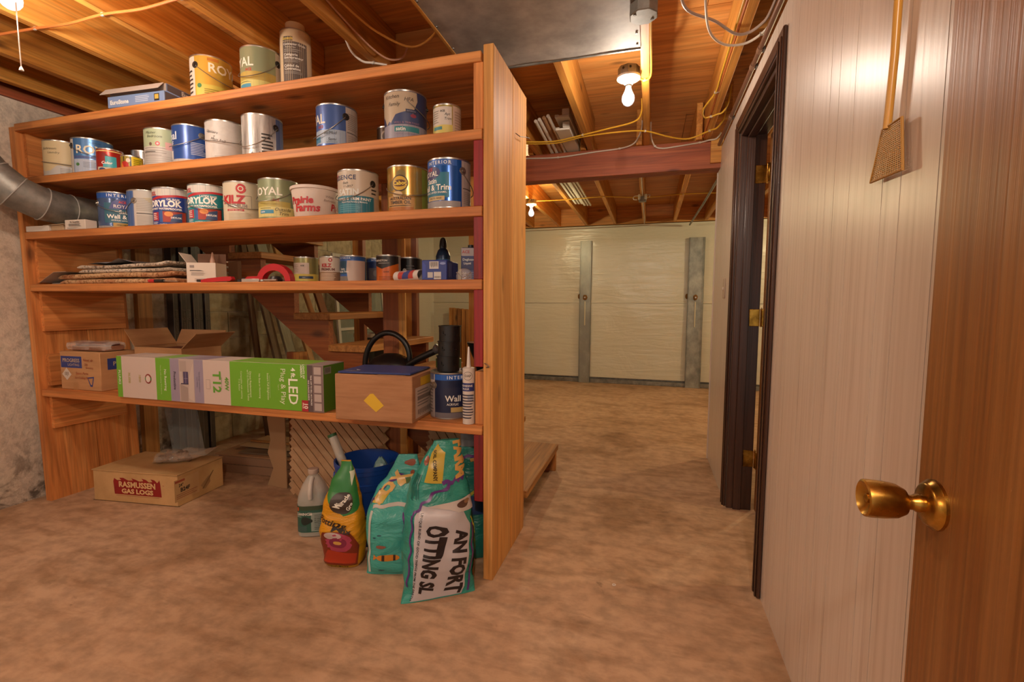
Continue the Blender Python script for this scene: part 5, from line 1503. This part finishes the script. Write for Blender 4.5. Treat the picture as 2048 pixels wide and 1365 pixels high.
for k in range(34):
    rr = g.uniform(.010, .021)
    x, y = g.uniform(-.08, .07), g.uniform(-.055, .055)
    z0 = g.uniform(rr, .045) if abs(x) < .06 else rr
    bm = bmesh.new()
    bmesh.ops.create_icosphere(bm, subdivisions=1, radius=rr)
    for v_ in bm.verts:
        v_.co = v_.co * (1 + .35 * noise.noise(v_.co * 60 + Vector((k, 0, 0)))) + Vector((x, y, z0))
    mb.bm(bm, P(g.choice(['#7d5a44', '#6a4a38', '#8c6a50']), .9))
tag(mb.build('rocks', pb), kind='stuff')
V, Fc = [], []
for i in range(17):
    u = i / 16
    x = -.115 + .30 * u
    bul = (1 - (max(0, (u - .62) / .38)) ** .8) * min(1, u / .12) ** .5
    for k in range(14):
        a = 2 * PI * k / 14
        e = 1 + .18 * noise.noise((x * 25, 2 * math.cos(a), 2 * math.sin(a)))
        lift = .05 * max(0, (u - .55) / .45) ** 1.2
        V.append((x, (.075 if u < .7 else .075 + .03 * (u - .7)) * math.cos(a) * e * max(.25, min(1, u / .1)), max(.001, .032 * bul * (1 + math.sin(a)) * e + .002 + lift)))
for i in range(16):
    for k in range(14):
        Fc.append((i * 14 + k, i * 14 + (k + 1) % 14, i * 14 + 14 + (k + 1) % 14, i * 14 + 14 + k))
MB().add(V, Fc, clear_mat('bag_film', '#d8c8b4', .36)).build('film', pb, angle=12)

# cleaner jug
jg = thing('cleaner_jug', 'translucent gallon jug of green cleaner on the floor', 'jug', (-1.500, 1.795, .0005), face_cam(-1.5, 1.795) - .25)


def rsq(a, p=.55):
    c, s_ = math.cos(a), math.sin(a)
    return (math.copysign(abs(c) ** p, c), math.copysign(abs(s_) ** p, s_))


def sqlathe(prof, mat, n=32, p=.55, mb=None, M=None):
    mb = mb or MB()
    V, Fc = [], []
    for r_, z_, pw in prof:
        for k in range(n):
            c, s_ = rsq(2 * PI * k / n, pw)
            V.append((r_ * c, r_ * s_ * .92, z_))
    for i in range(len(prof) - 1):
        for k in range(n):
            Fc.append((i * n + k, i * n + (k + 1) % n, i * n + n + (k + 1) % n, i * n + n + k))
    Fc.append(tuple(range(n))[::-1])
    Fc.append(tuple(range((len(prof) - 1) * n, len(prof) * n)))
    return mb.add(V, Fc, mat, M)


JP = clear_mat('jug_plastic', '#cfc8bc', .55, .35)
sqlathe([(.062, 0, .6), (.068, .006, .6), (.069, .16, .6), (.066, .185, .65), (.050, .232, .8), (.028, .268, .95), (.021, .275, 1), (.021, .288, 1)], JP).build('bottle', jg)
sqlathe([(.060, .003, .6), (.0665, .008, .6), (.0672, .155, .6), (.0655, .165, .6)], P('#1f6b60', .25)).build('liquid', jg)
MB().lathe([(.0225, .284), (.024, .286), (.024, .304), (.022, .306), (0, .306)], P('#bda898', .5), 24).build('cap', jg)
MB().tube([(.0, -.026, .270), (.0, -.052, .255), (.0, -.066, .22), (.0, -.066, .185)], .011, clear_mat('jug_handle', '#d8d0c4', .75, .35), 12, 5).build('grip', jg)


def sq_map(r_, pw=.6):
    def f(s, t_, layer):
        a = s / (r_ * 1.27)
        ang = a - PI / 2
        c, s2 = rsq(ang, pw)
        k = r_ + .0006 + .0004 * layer
        return (k * c, k * s2 * .92, t_)
    return f


Print(sq_map(.069), cs=.006).run([('r', -.13, .13, .025, .150, '#2a5a4c', 1), ('r', -.13, .13, .130, .150, '#3a4a34', 2), ('e', -.07, .135, .010, .010, '#c25a2c', 3), ('t', 'CLEANING', -.04, .112, .017, '#e2ddd2', dict(bold=.03)), ('l', -.09, -.03, .098, .102, 1, '#cfd2c8'), ('e', -.02, .08, .022, .020, '#1a2a26', 3), ('r', .0, .09, .03, .118, '#8c9a90', 3), ('l', .006, .085, .035, .11, 9, '#3a4a42'), ('r', -.09, -.01, .03, .055, '#3c5a56', 3)]).build(jg)

# 5-gallon pail with a tube and a bag in it
bk = thing('bucket', 'blue plastic pail standing behind the soil bags', 'bucket', (-1.240, 1.845, .0005), face_cam(-1.24, 1.845))
BLU = P('#123e8e', .35)
hb = .365
MB().lathe([(0, .004), (.118, .004), (.120, 0), (.123, 0), (.136, .255), (.1425, .257), (.1435, .285), (.1385, .287), (.1395, .325), (.143, .327), (.143, .345), (.147, .347), (.1475, hb), (.140, hb), (.138, hb - .01), (.118, .01), (0, .008)], BLU, 56).build('pail', bk)
pts = []
for k in range(15):
    f_ = -PI / 2 + PI * k / 14
    pts.append((.150 * math.sin(f_), -(.150 + .012 * math.cos(f_)) * math.cos(f_) if abs(f_) < 1.5 else 0, .30 - .145 * math.cos(f_)))
MB().tube(pts, .0022, P('#9a9690', .35, .7), 6).build('bail_handle', bk)
for s_ in (-1, 1):
    MB().lathe([(.016, 0), (.015, .006), (0, .007)], BLU, 18, Matrix.Translation((.1425 * s_, 0, .30)) @ Matrix.Rotation(PI / 2 * s_, 4, 'Y')).build('ear', bk)
tb = thing('clear_tube', 'clear plastic tube with green end standing in the blue pail', 'tube', (-1.200, 1.808, .018), 0)
tb.rotation_euler = (0, math.radians(-24), 0)
MB().lathe([(.020, 0), (.020, .50), (.017, .50), (.017, 0), (.020, 0)], clear_mat('tube_plastic', '#d8d4c8', .5, .2), 24).build('tube', tb)
MB().lathe([(.0205, .488), (.0208, .502), (.0165, .502), (.0165, .496), (0, .496)], P('#2c5a34', .5), 24).build('end_cap', tb)
t = thing('plastic_bag', 'crumpled pale bag stuffed in the blue pail', 'bag', (-1.205, 1.900, .012), .3)
V, Fc = [], []
prof = [(.034, 0), (.046, .12), (.048, .22), (.042, .28), (.026, .32), (.006, .345)]
for r_, z_ in prof:
    for k in range(14):
        a = 2 * PI * k / 14
        e = 1 + .22 * noise.noise((math.cos(a) * 2, math.sin(a) * 2, z_ * 12))
        V.append((r_ * e * math.cos(a), r_ * e * math.sin(a), max(.0, z_ + .012 * noise.noise((a * 2, z_ * 9, 3)))))
for i in range(len(prof) - 1):
    for k in range(14):
        Fc.append((i * 14 + k, i * 14 + (k + 1) % 14, i * 14 + 14 + (k + 1) % 14, i * 14 + 14 + k))
Fc.append(tuple(range(14))[::-1])
MB().add(V, Fc, P('#7fa6a4', .35)).build('film', t, angle=15)


# ---- soft bags: surface given by height, half width, half depth and a bend
class Bag:
    def __init__(s, keys, H, wr=.006, seed=0, e=.75):
        s.k, s.H, s.wr, s.seed, s.e = keys, H, wr, seed, e

    def at(s, v):
        k = s.k
        for a, c in zip(k, k[1:]):
            if v <= c[0]:
                f = (v - a[0]) / (c[0] - a[0])
                f = f * f * (3 - 2 * f) * .5 + f * .5
                return [a[i] + (c[i] - a[i]) * f for i in range(1, 5)]
        return list(k[-1][1:5])

    def pt(s, ang, v, off=0.0):
        w, d, ox, oy = s.at(v)
        c, sn = math.cos(ang), math.sin(ang)
        x = math.copysign(abs(c) ** s.e, c) * (w + off)
        y = math.copysign(abs(sn) ** s.e, sn) * (d + off)
        z = v * s.H
        sc = s.wr * min(1, v * 8 + .15)
        n_ = noise.noise((x * 9 + s.seed, y * 9, z * 7)) + .5 * noise.noise((x * 24 + s.seed, y * 24, z * 16)) + .5 * noise.noise((x * 5, s.seed, z * 30))
        nx, ny = c, sn
        return (x + ox + nx * n_ * sc, y + oy + ny * n_ * sc, z)

    def mesh(s, mat, nu=44, nv=46):
        V, Fc = [], []
        for j in range(nv + 1):
            for i in range(nu):
                V.append(s.pt(2 * PI * i / nu, j / nv))
        for j in range(nv):
            for i in range(nu):
                Fc.append((j * nu + i, j * nu + (i + 1) % nu, (j + 1) * nu + (i + 1) % nu, (j + 1) * nu + i))
        Fc.append(tuple(range(nu))[::-1])
        Fc.append(tuple(range(nv * nu, (nv + 1) * nu)))
        return MB().add(V, Fc, mat)

    def front(s):
        """s, t in metres on the -Y face; s measured across"""
        def f(a, t_, layer):
            v = min(max(t_ / s.H, 0.002), .998)
            w = max(s.at(v)[0], .004)
            q = max(-1.45, min(1.45, a / w * (PI / 2) / 1.30))
            # s runs over the face and around onto the sides
            ang = -PI / 2 + q
            return s.pt(ang, v, .0012 + .0006 * layer)
        return f


def BAGM(c):
    return mottled('film_' + c[1:], [(.3, c), (.7, '#%02x%02x%02x' % tuple(min(255, int(int(c[i:i + 2], 16) * 1.08)) for i in (1, 3, 5)))], 7, .32, bmp=.7, bd=.02, dist=.8, stretch=(1, 1, 2.2))


TEAL, TEALD, PURP = '#2f8f86', '#1f6e68', '#5a2f78'


def wavy(x0, z0, x1, z1, amp, th, n=16):
    top, bot = [], []
    for k in range(n + 1):
        f_ = k / n
        x, z = x0 + (x1 - x0) * f_, z0 + (z1 - z0) * f_
        dx, dz = x1 - x0, z1 - z0
        L_ = math.hypot(dx, dz)
        nx, nz = -dz / L_, dx / L_
        o = amp * math.sin(f_ * n * 1.3)
        top.append((x + nx * (o + th), z + nz * (o + th)))
        bot.append((x + nx * (o - th), z + nz * (o - th)))
    return top + bot[::-1]


# yellow and green potting mix bag
yb = thing('potting_mix_bag', 'yellow and green potting mix bag with flower picture', 'bag of soil', (-1.195, 1.600, .001), math.radians(14))
B1 = Bag([(0, .066, .036, 0, 0), (.06, .085, .055, 0, 0), (.35, .092, .064, 0, 0), (.60, .080, .050, .0, .0), (.80, .052, .026, .006, .006), (.90, .030, .010, .012, .010), (.95, .024, .006, .014, .012), (1, .020, .003, .010, .014)], .435, .010, 2, .7)
B1.mesh(BAGM('#c98d12')).build('sack', yb)
fl2 = []
for k in range(28):
    a = 2 * PI * k / 28
    rr = .040 if k % 2 else .030
    fl2.append((-.030 + rr * math.cos(a), .120 + rr * math.sin(a)))
b1f = B1.front()
Print(lambda a, t_, l: b1f(a + .030, t_, l), cs=.010, ct=.012, gloss=.35).run([
    ('r', -.14, .14, .315, .432, '#2f7a3a', 1), ('p', [(-.09, .315), (.14, .315), (.05, .245), (-.02, .225)], '#2f7a3a', 1), ('e', -.02, .275, .034, .042, '#3a2a20', 2), ('t', 'Miracle', -.022, .283, .020, '#e6e2d4', dict(bold=.03, rot=62)), ('t', 'Gro', .0, .262, .020, '#e6e2d4', dict(bold=.03, rot=62)), ('p', [(-.02, .395), (.0, .34), (.012, .40)], '#c9d2b8', 3),
    ('t', 'Potting', -.055, .200, .032, '#2a1e12', dict(bold=.02, rot=-20)), ('t', 'Mix', -.02, .170, .032, '#2a1e12', dict(bold=.02, rot=-14)), ('p', [(-.11, .02), (.03, .02), (.045, .10), (.0, .165), (-.075, .16), (-.11, .12)], '#7a2a12', 1), ('p', [(-.10, .03), (.02, .03), (.03, .07), (-.06, .085)], '#a83418', 2), ('p', fl2, '#a8405c', 3), ('e', -.03, .12, .020, .021, '#7e2846', 4), ('e', -.03, .12, .007, .007, '#c99a4a', 5), ('e', -.045, .148, .022, .014, '#b9a8a4', 4), ('r', -.11, .03, .004, .018, '#d0a020', 3), ('t', '8 QUARTS', -.04, .011, .013, '#2a1e12', dict(bold=.03)), ('r', .105, .118, .16, .20, '#8e2a1c', 2), ('v', .09, .125, .06, .15, 3, '#7a5a0e')]).build(yb, 'bag_print')

# half-empty teal bag with its top folded over
tbg = thing('soil_bag', 'half-empty teal soil bag with folded top beside the yellow bag', 'bag of soil', (-.990, 1.645, .001), math.radians(18), 'teal soil bags')
B2 = Bag([(0, .092, .020, -.006, -.045), (.06, .096, .064, -.004, -.01), (.25, .098, .074, -.004, 0), (.50, .098, .070, -.002, .0), (.60, .094, .056, .004, .022), (.70, .088, .030, .014, .050), (.80, .066, .012, .034, .066), (1, .040, .006, .050, .078)], .445, .010, 9, .62)
B2.mesh(BAGM('#3f9c92')).build('sack', tbg)
ops = [('r', -.068, -.052, .01, .25, '#b9c0b8', 1), ('p', wavy(.055, .005, .035, .25, .004, .006), PURP, 2), ('p', wavy(-.06, .262, .12, .285, .003, .006), '#b9b4ac', 2), ('e', .0, .075, .022, .012, '#c27a24', 3), ('r', -.008, -.003, .064, .086, '#3a2414', 4), ('r', .006, .011, .064, .086, '#3a2414', 4), ('p', [(-.02, .075), (-.034, .086), (-.034, .064)], '#c27a24', 3), ('e', -.012, .12, .011, .007, '#8a5a4a', 3), ('e', -.03, .155, .006, .003, '#2c5a64', 3), ('e', -.015, .165, .006, .003, '#2c5a64', 3), ('e', -.01, .025, .007, .003, '#2c5a64', 3),
       ('v', .075, .15, .02, .23, 9, '#226a66'), ('t', 'FOX', -.02, .325, .055, '#d0a85c', dict(bold=.05, rot=62)), ('p', wavy(-.085, .27, .0, .37, .004, .005), PURP, 2), ('p', wavy(.05, .30, .07, .43, .004, .005), PURP, 2), ('e', .012, .415, .014, .014, '#8a4424', 3), ('e', .02, .375, .008, .010, '#8a4424', 3), ('e', .01, .345, .008, .012, '#4a6a34', 3), ('p', [(-.075, .275), (-.02, .275), (-.01, .305), (-.05, .32)], '#c2a83c', 2)]
Print(B2.front(), cs=.012, ct=.012, gloss=.32).run(ops).build(tbg, 'bag_print')

# big teal bag
tb3 = thing('soil_bag', 'big teal and white potting soil bag leaning on the shelf end', 'bag of soil', (-.753, 1.576, .001), math.radians(34), 'teal soil bags')
B3 = Bag([(0, .138, .010, -.012, -.075), (.06, .134, .060, 0, -.025), (.25, .136, .100, 0, .01), (.5, .130, .090, .004, .03), (.7, .112, .066, .012, .055), (.86, .080, .036, .03, .08), (.94, .060, .018, .04, .09), (1, .050, .008, .045, .095)], .540, .011, 17, .70)
B3.mesh(BAGM('#2c8a7c')).build('sack', tb3)
Print(B3.front(), cs=.012, ct=.014, gloss=.32).run([
    ('p', [(-.085, .005), (.055, .005), (.090, .25), (.06, .30), (-.05, .335), (-.075, .30)], '#b9b4b8', 1), ('t', 'AN FORT', .035, .125, .062, '#241c1e', dict(bold=.05, rot=-97, sx=.86, layer=3)), ('t', 'OTTING SL', -.025, .15, .056, '#241c1e', dict(bold=.05, rot=-97, shear=.25, sx=.85, layer=3)), ('t', 'UNIQUE BLEND OF GOOD THINGS FROM THE EARTH', -.066, .16, .0125, '#241c1e', dict(rot=-97, bold=.02, layer=3)),
    ('p', wavy(.082, .01, .108, .25, .005, .006), PURP, 3), ('p', wavy(-.115, .05, -.085, .30, .005, .005), PURP, 3), ('p', wavy(-.085, .30, .02, .40, .005, .005), PURP, 3), ('p', wavy(.0, .40, .085, .41, .005, .006), PURP, 3),
    ('t', 'FARM', .045, .475, .062, '#c99a50', dict(bold=.06, rot=-82, sx=.85, layer=4)), ('p', [(-.045, .41), (.0, .40), (.0, .50), (-.02, .53), (-.04, .50)], '#b9a03a', 2), ('t', 'SOIL COMPANY', -.02, .46, .014, '#2a2414', dict(rot=-82, bold=.03, layer=5)), ('e', -.055, .475, .013, .016, '#8a4a2c', 3), ('v', -.11, -.06, .34, .43, 5, '#1a5c56'),
    ('p', [(-.03, .33), (.10, .345), (.145, .335), (.13, .295), (.04, .30)], '#c0b8b2', 5), ('e', .065, .322, .032, .012, '#5a4034', 6), ('e', .085, .328, .018, .008, '#8a6a50', 7), ('p', [(.115, .05), (.17, .05), (.17, .30), (.12, .27)], '#2a4a30', 2), ('e', .14, .08, .024, .04, '#7a4a20', 4), ('e', .14, .08, .012, .025, '#c9a040', 5), ('p', wavy(.105, .27, .155, .16, .004, .005), '#b9b23a', 4), ('e', .14, .18, .016, .05, '#3c6a3a', 3)]).build(tb3, 'bag_print')
# bag behind it
tb4 = thing('soil_bag', 'teal soil bag with grey torn top tucked behind the big bag', 'bag of soil', (-.700, 1.835, .001), math.radians(30), 'teal soil bags')
B4 = Bag([(0, .075, .045, 0, 0), (.1, .088, .055, 0, 0), (.5, .086, .050, 0, .01), (.8, .074, .036, .0, .02), (.92, .060, .022, 0, .025), (1, .055, .012, 0, .03)], .535, .010, 31, .75)
B4.mesh(BAGM('#237468')).build('sack', tb4)
Print(B4.front(), cs=.012, ct=.014, gloss=.32).run([('r', -.12, .12, .475, .533, '#8a9096', 1), ('p', wavy(-.09, .43, .09, .44, .005, .006), PURP, 2), ('t', 'FOX', .02, .375, .06, '#c99a50', dict(bold=.06, rot=-75, layer=4)), ('p', wavy(-.05, .28, .09, .30, .006, .006), '#b9b23a', 3), ('r', -.12, .12, .19, .27, '#2c4a78', 1)]).build(tb4, 'bag_print')

# ================================================================== BEHIND THE SHELVES AND UNDER THE STAIRS
# woven lattice leaning on the stair leg
M_LAT = mottled('lattice_strip', [(.3, '#a5805c'), (.6, '#bd9a74')], 8, .7, bmp=.1)


def lattice(label, loc, rot, W, H, sw=.036, gap=.0585):
    t = thing('lattice_panel', label, 'lattice', loc, rot=rot, group='lattice offcuts')
    for s_ in (-1, 1):
        c = -H if s_ > 0 else 0
        k = -int(H / gap) - 1
        while k * gap < W + H:
            x0 = k * gap
            # diagonal from (x0, 0) rising to the right or left, clipped to the panel
            pts_ = []
            for f_ in (0, 1):
                pass
            if s_ > 0:
                a = Vector((x0, 0)); d_ = Vector((1, 1))
            else:
                a = Vector((x0 + H, 0)) - Vector((0, 0)); a = Vector((x0 + H, 0)); d_ = Vector((-1, 1))
            lo, hi = 0.0, H
            if d_.x > 0:
                lo = max(lo, -a.x); hi = min(hi, W - a.x)
            else:
                lo = max(lo, a.x - W); hi = min(hi, a.x)
            if hi - lo > .05:
                p, q_ = a + d_ * lo, a + d_ * hi
                n_ = Vector((-d_.y, d_.x)).normalized() * sw / 2
                z = .0045 * s_
                mb = MB().prism([(p + n_)[:], (q_ + n_)[:], (q_ - n_)[:], (p - n_)[:]], 'Y', z - .004, z + .004, M_LAT)
                mb.build('slat', t, smooth=False)
            k += 1
    return t


lattice('woven tan lattice offcut leaning behind the blue pail', (-1.905, 2.099, .02), (math.radians(-3), 0, 0), .60, .53)
lattice('small lattice offcut leaning on the stair foot', (-1.13, 2.105, .0545), (math.radians(-2), math.radians(12), 0), .24, .46)

# black gutter sections on the left wall
M_GUT = mottled('dark_gutter', [(.3, '#2e2622'), (.6, '#463a33')], 8, .45, bmp=.1)
for k in range(6):
    lab = 'tall dark lettered carton, one of six upright against the block wall'
    t = thing('gutter_carton', lab, 'carton', (XL + .070 + .012 * (k % 2), 2.43 + .046 * k, .001), 0, 'dark cartons against the block wall')
    t.rotation_euler = (math.radians(-.8), math.radians(-1.0), 0)
    MB().box(-.03, .03, -.021, .021, 0, 1.62 + .02 * (k % 3), M_GUT, .003).build('carton', t)
    Print(plane_map((.0305, 0, 0), (0, 1, 0), (0, 0, 1))).run([('t', 'Gutter Guard', .0, .95, .030, '#6c5c50', dict(rot=90)), ('t', 'Gutter Guard', .0, .5, .030, '#6c5c50', dict(rot=90)), ('r', -.019, -.016, .05, 1.5, '#7a6c60', 1)]).build(t, 'side_print')
t = thing('glass_pane', 'thin glass pane leaning before the dark gutter cartons', 'glass', (-3.02, 2.40, .0145), 0)
t.rotation_euler = (math.radians(-3), math.radians(-9), math.radians(25))
MB().box(-.10, .10, -.002, .002, 0, .60, clear_mat('pane', '#c8d0cc', .22, .05)).build('pane', t)

# boards leaning on the left wall
bd = [(-2.74, 3.10, .075, 1.75, 15, '#6c5a44', 'thin dark board leaning on the block wall first in the row'), (-2.66, 3.20, .10, 1.85, 17, '#8c8c78', 'grey weathered board leaning on the block wall'), (-2.56, 3.32, .06, 1.7, 19, '#b08a58', 'yellowish board leaning next to the grey one'), (-2.46, 3.44, .05, 1.75, 21, '#9a6c3c', 'narrow brown board leaning among the stored lumber'), (-2.50, 3.62, .09, 1.5, 20, '#7a4e2c', 'reddish board leaning furthest back in the lumber row'), (-2.95, 3.02, .05, 1.9, 7, '#5c4028', 'dark narrow batten upright beside the block wall')]
for x, y, wd, ln, ang, c, lab in bd:
    t = thing('leaning_board', lab, 'board', (x, y, .002), 0, 'boards leaning on the block wall')
    t.rotation_euler = (0, math.radians(-ang), 0)
    MB().box(-.012, .012, -wd / 2, wd / 2, .004, ln, mottled('board_' + c[1:], [(.3, c), (.7, '#%02x%02x%02x' % tuple(min(255, int(int(c[i:i + 2], 16) * 1.15)) for i in (1, 3, 5)))], 6, .7, bmp=.1, stretch=(8, 8, 1)), .002).build('plank', t)
t = thing('waste_bin', 'dark bin with white rim standing under the stairs', 'bin', (-2.62, 3.95, .001), 0)
MB().lathe([(0, 0), (.11, 0), (.13, .78), (.0, .74)], P('#2c302e', .5), 24).lathe([(.129, .76), (.136, .762), (.137, .795), (.127, .797), (.124, .77)], P('#c4c0b4', .5), 24).build('bin_body', t)
# storm window leaning
t = thing('storm_window', 'storm window with white frame leaning on the block wall beyond the lumber', 'window sash', (-3.02, 4.55, .002), 0)
t.rotation_euler = (0, math.radians(-4), 0)
for b_ in ((-.012, .012, -.45, -.41, .02, 1.60), (-.012, .012, .41, .45, .02, 1.60), (-.012, .012, -.41, .41, 1.56, 1.60), (-.012, .012, -.41, .41, .02, .06), (-.012, .012, -.41, .41, .80, .83)):
    boxo('frame_bar', t, b_, P('#c4c2b8', .5), .002)
boxo('pane', t, (-.003, .003, -.41, .41, .06, .80), clear_mat('storm_pane', '#8a968e', .5, .1))
boxo('pane', t, (-.003, .003, -.41, .41, .83, 1.56), clear_mat('storm_pane2', '#8a968e', .5, .1))
for k in range(3):
    t = thing('white_trim', 'white painted trim length leaning behind the stair treads', 'moulding', (-2.16 + .045 * k, 3.72 + .05 * k, .002), 0, 'white trims leaning behind the stairs')
    t.rotation_euler = (math.radians(-4), math.radians(-9 + 1.5 * k), 0)
    MB().box(-.014, .014, -.008, .008, .003, 1.52, P('#c9c9bd', .45), .003).box(-.010, -.002, -.011, -.008, .003, 1.52, P('#c9c9bd', .45)).build('strip', t)
t = thing('dark_panel', 'dark grey panel with pale scalloped edge behind the treads', 'panel', (-2.36, 3.80, .002), 0)
t.rotation_euler = (math.radians(-4), 0, 0)
pp_ = [(-.12, 0), (.10, 0), (.10, .55), (.085, .60), (.11, .66), (.08, .74), (.10, .82), (.06, .95), (-.12, .98)]
MB().prism(pp_, 'Y', -.008, .008, P('#3f423e', .6)).build('panel', t, smooth=False)
MB().tube([(p[0], -.008, p[1]) for p in pp_[1:8]], .006, P('#c4c2b4', .5), 6).build('pale_edge', t)
gw = 'short boards stacked by the plastic sheeting'
for k in range(5):
    t = thing('short_board', 'short upright board, one of five stacked against the far plastic sheeting', 'board', (-2.80 + .075 * k, 6.38 - .02 * k, .002), .2, gw)
    boxo('plank', t, (-.045, .045, -.012, .012, 0, 1.03 - .006 * k), W_STAIR['Z'], .002)

# flattened cartons and a perforated panel lying under the stairs
m, nt, b = newmat('perforated_sheet', .7)
v = coords(nt, (1, 1, 1), False)
vo = nt.nodes.new('ShaderNodeTexVoronoi')
vo.inputs['Scale'].default_value = 36
vo.inputs['Randomness'].default_value = 0.0
nt.links.new(v, vo.inputs['Vector'])
nt.links.new(ramp(nt, vo.outputs['Distance'], [(.24, '#2e1f16'), (.30, '#8a6a50')]), b.inputs['Base Color'])
t = thing('ceiling_tile_box', 'perforated tan tile stack lying on the floor behind the log carton', 'tiles', (-2.33, 2.45, .001), math.radians(4))
for k in range(2):
    MB().box(-.31, .33, -.15, .15, .055 * k, .053 + .055 * k, m, .002).build('tile', t)
gc = 'flattened cartons under the stairs'
for k, (x, y, z, w_, d_, rz, c, lab) in enumerate([(-2.34, 2.45, .112, .64, .32, 3, '#94704e', 'flattened brown carton lying on the perforated tiles'), (-2.25, 2.47, .122, .54, .26, 6, '#6e5a44', 'dark flattened carton in the middle of the flat pile'), (-2.30, 2.53, .134, .58, .24, 1, '#b0926c', 'pale flattened carton uppermost on the flat pile')]):
    t = thing('flat_carton', lab, 'cardboard', (x, y, z), math.radians(rz), gc)
    MB().box(-w_ / 2, w_ / 2, -d_ / 2, d_ / 2, 0, .008, P(c, .85), .001).build('sheet', t)
t = thing('wood_batten', 'thin wooden batten lying across the flattened cartons', 'batten', (-2.28, 2.50, .1435), math.radians(2))
MB().box(-.30, .30, -.009, .009, 0, .012, W_STAIR['X'], .002).build('batten', t)
t = thing('torn_carton', 'torn upright cardboard sheet beside the stair leg', 'cardboard', (-2.045, 2.18, .001), math.radians(-4))
MB().prism([(-.11, 0), (.04, 0), (.04, .62), (-.08, .60), (-.095, .40), (-.075, .28), (-.10, .2), (-.06, .11)], 'Y', -.003, .003, P('#a3825e', .85)).build('sheet', t, smooth=False)

# ================================================================== FAR ROOM
# white plastic sheeting over the far walls
ps = thing('plastic_sheeting', 'white glossy plastic sheeting hung over the far walls', 'plastic sheet', (-.4, YB - .012, .08))
M_PS, nt, b = newmat('white_sheeting', .26, 0, .5)
b.inputs['Base Color'].default_value = lin('#cfcab8')
v = coords(nt, (1, 1, 1), False)
f1 = tnoise(nt, v, 2.2, 4, 1.6)
v2 = coords(nt, (1, 1, 8), False)
f2 = tnoise(nt, v2, 1.6, 4, 1.2)
ad = nt.nodes.new('ShaderNodeMath')
nt.links.new(f1, ad.inputs[0])
nt.links.new(f2, ad.inputs[1])
bump(nt, b, ad.outputs[0], .35, .02)
V, Fc = [], []
nx, nz = 96, 34
prof = []
for i in range(nx + 1):
    s_ = i / nx * 7.0
    if s_ < .85:
        prof.append((XL + .026, YB - .012 - (.85 - s_)))
    else:
        prof.append((XL + .026 + (s_ - .85), YB - .012))
for j in range(nz + 1):
    z = .08 + (2.158 - .08) * j / nz
    for i, (x, y) in enumerate(prof):
        n_ = .010 * noise.noise((x * 1.6 + y, z * 1.3, 0)) + .006 * noise.noise((x * 3 + z * 2.2, z * 3 - x, 5)) + .004 * abs(noise.noise((x * 6 + z * 5, z * 2, 9)))
        n_ = min(.010, max(-.016, n_ - .006))
        if i < nx * .85 / 7.0:
            V.append((x - n_ + .4, y - (YB - .012), z - .08))
        else:
            V.append((x + .4, y + n_ - (YB - .012), z - .08))
for j in range(nz):
    for i in range(nx):
        Fc.append((j * (nx + 1) + i, j * (nx + 1) + i + 1, (j + 1) * (nx + 1) + i + 1, (j + 1) * (nx + 1) + i))
MB().add(V, Fc, M_PS).build('sheet', ps, angle=60)
# folds where the roll was creased
MB().box(-2.8, 3.9, -.0172, -.0122, 1.03, 1.045, M_PS, .002).build('crease', ps)

for x, wd, c1, lab in ((-.86, .155, .0, 'galvanised steel wall brace channel bolted to the far sheeting, nearer the stairs'), (.562, .19, .03, 'mottled wide steel wall brace channel next to the panelled wall')):
    t = thing('steel_brace', lab, 'steel brace', (x, YB - .03, .001), 0, 'steel wall braces')
    mt = mottled('brace_steel', [(.32, '#7c7e78' if c1 else '#8a8a84'), (.5, '#94948c'), (.68, '#aaa9a0')], 11 if c1 else 5, .4, .4, bmp=.1, stretch=(1, 1, .7), rr=(.3, .55))
    MB().box(-wd / 2, wd / 2, -.035, -.031, 0, 1.955, mt, .001).box(-wd / 2, -wd / 2 + .004, -.035, .0, 0, 1.955, mt).box(wd / 2 - .004, wd / 2, -.035, .0, 0, 1.955, mt).box(-wd / 2 + .012, -wd / 2 + .02, -.039, -.035, 0, 1.955, mt, .001).box(wd / 2 - .02, wd / 2 - .012, -.039, -.035, 0, 1.955, mt, .001).build('channel', t)
    FOAM = P('#7a5424', .9)
    bm = bmesh.new()
    bmesh.ops.create_icosphere(bm, subdivisions=2, radius=.032)
    for v_ in bm.verts:
        v_.co = Vector((v_.co.x, v_.co.y * .6, v_.co.z * 1.2)) * (1 + .4 * noise.noise(v_.co * 40 + Vector((x, 0, 0)))) + Vector((0, -.036, 1.185))
    MB().bm(bm, FOAM).build('anchor_foam', t)
    MB().lathe([(0, 0), (.010, 0), (.010, .018), (0, .018)], TIN, 8, Matrix.Translation((0, -.055, 1.185)) @ Matrix.Rotation(PI / 2, 4, 'X')).build('anchor_bolt', t)
    MB().box(-.007, .007, -.042, -.0355, .80, 1.13, P('#c9bfa4', .6), .002).build('slot_rod', t)
    bm = bmesh.new()
    bmesh.ops.create_icosphere(bm, subdivisions=2, radius=.035)
    for v_ in bm.verts:
        v_.co = Vector((v_.co.x * .6, v_.co.y * .3, v_.co.z)) * (1 + .3 * noise.noise(v_.co * 40)) + Vector((-wd / 2 - .006, -.006, 1.20))
    MB().bm(bm, FOAM).build('foam_squeeze', t)

# small litter on the floor
t = thing('floor_washer', 'small white plastic washer lying on the aisle floor', 'washer', (-.104, 1.77, .0003))
MB().lathe([(.003, 0), (.0075, 0), (.0075, .002), (.003, .002), (.003, 0)], P('#d8ccc0', .5), 16).build('ring', t)
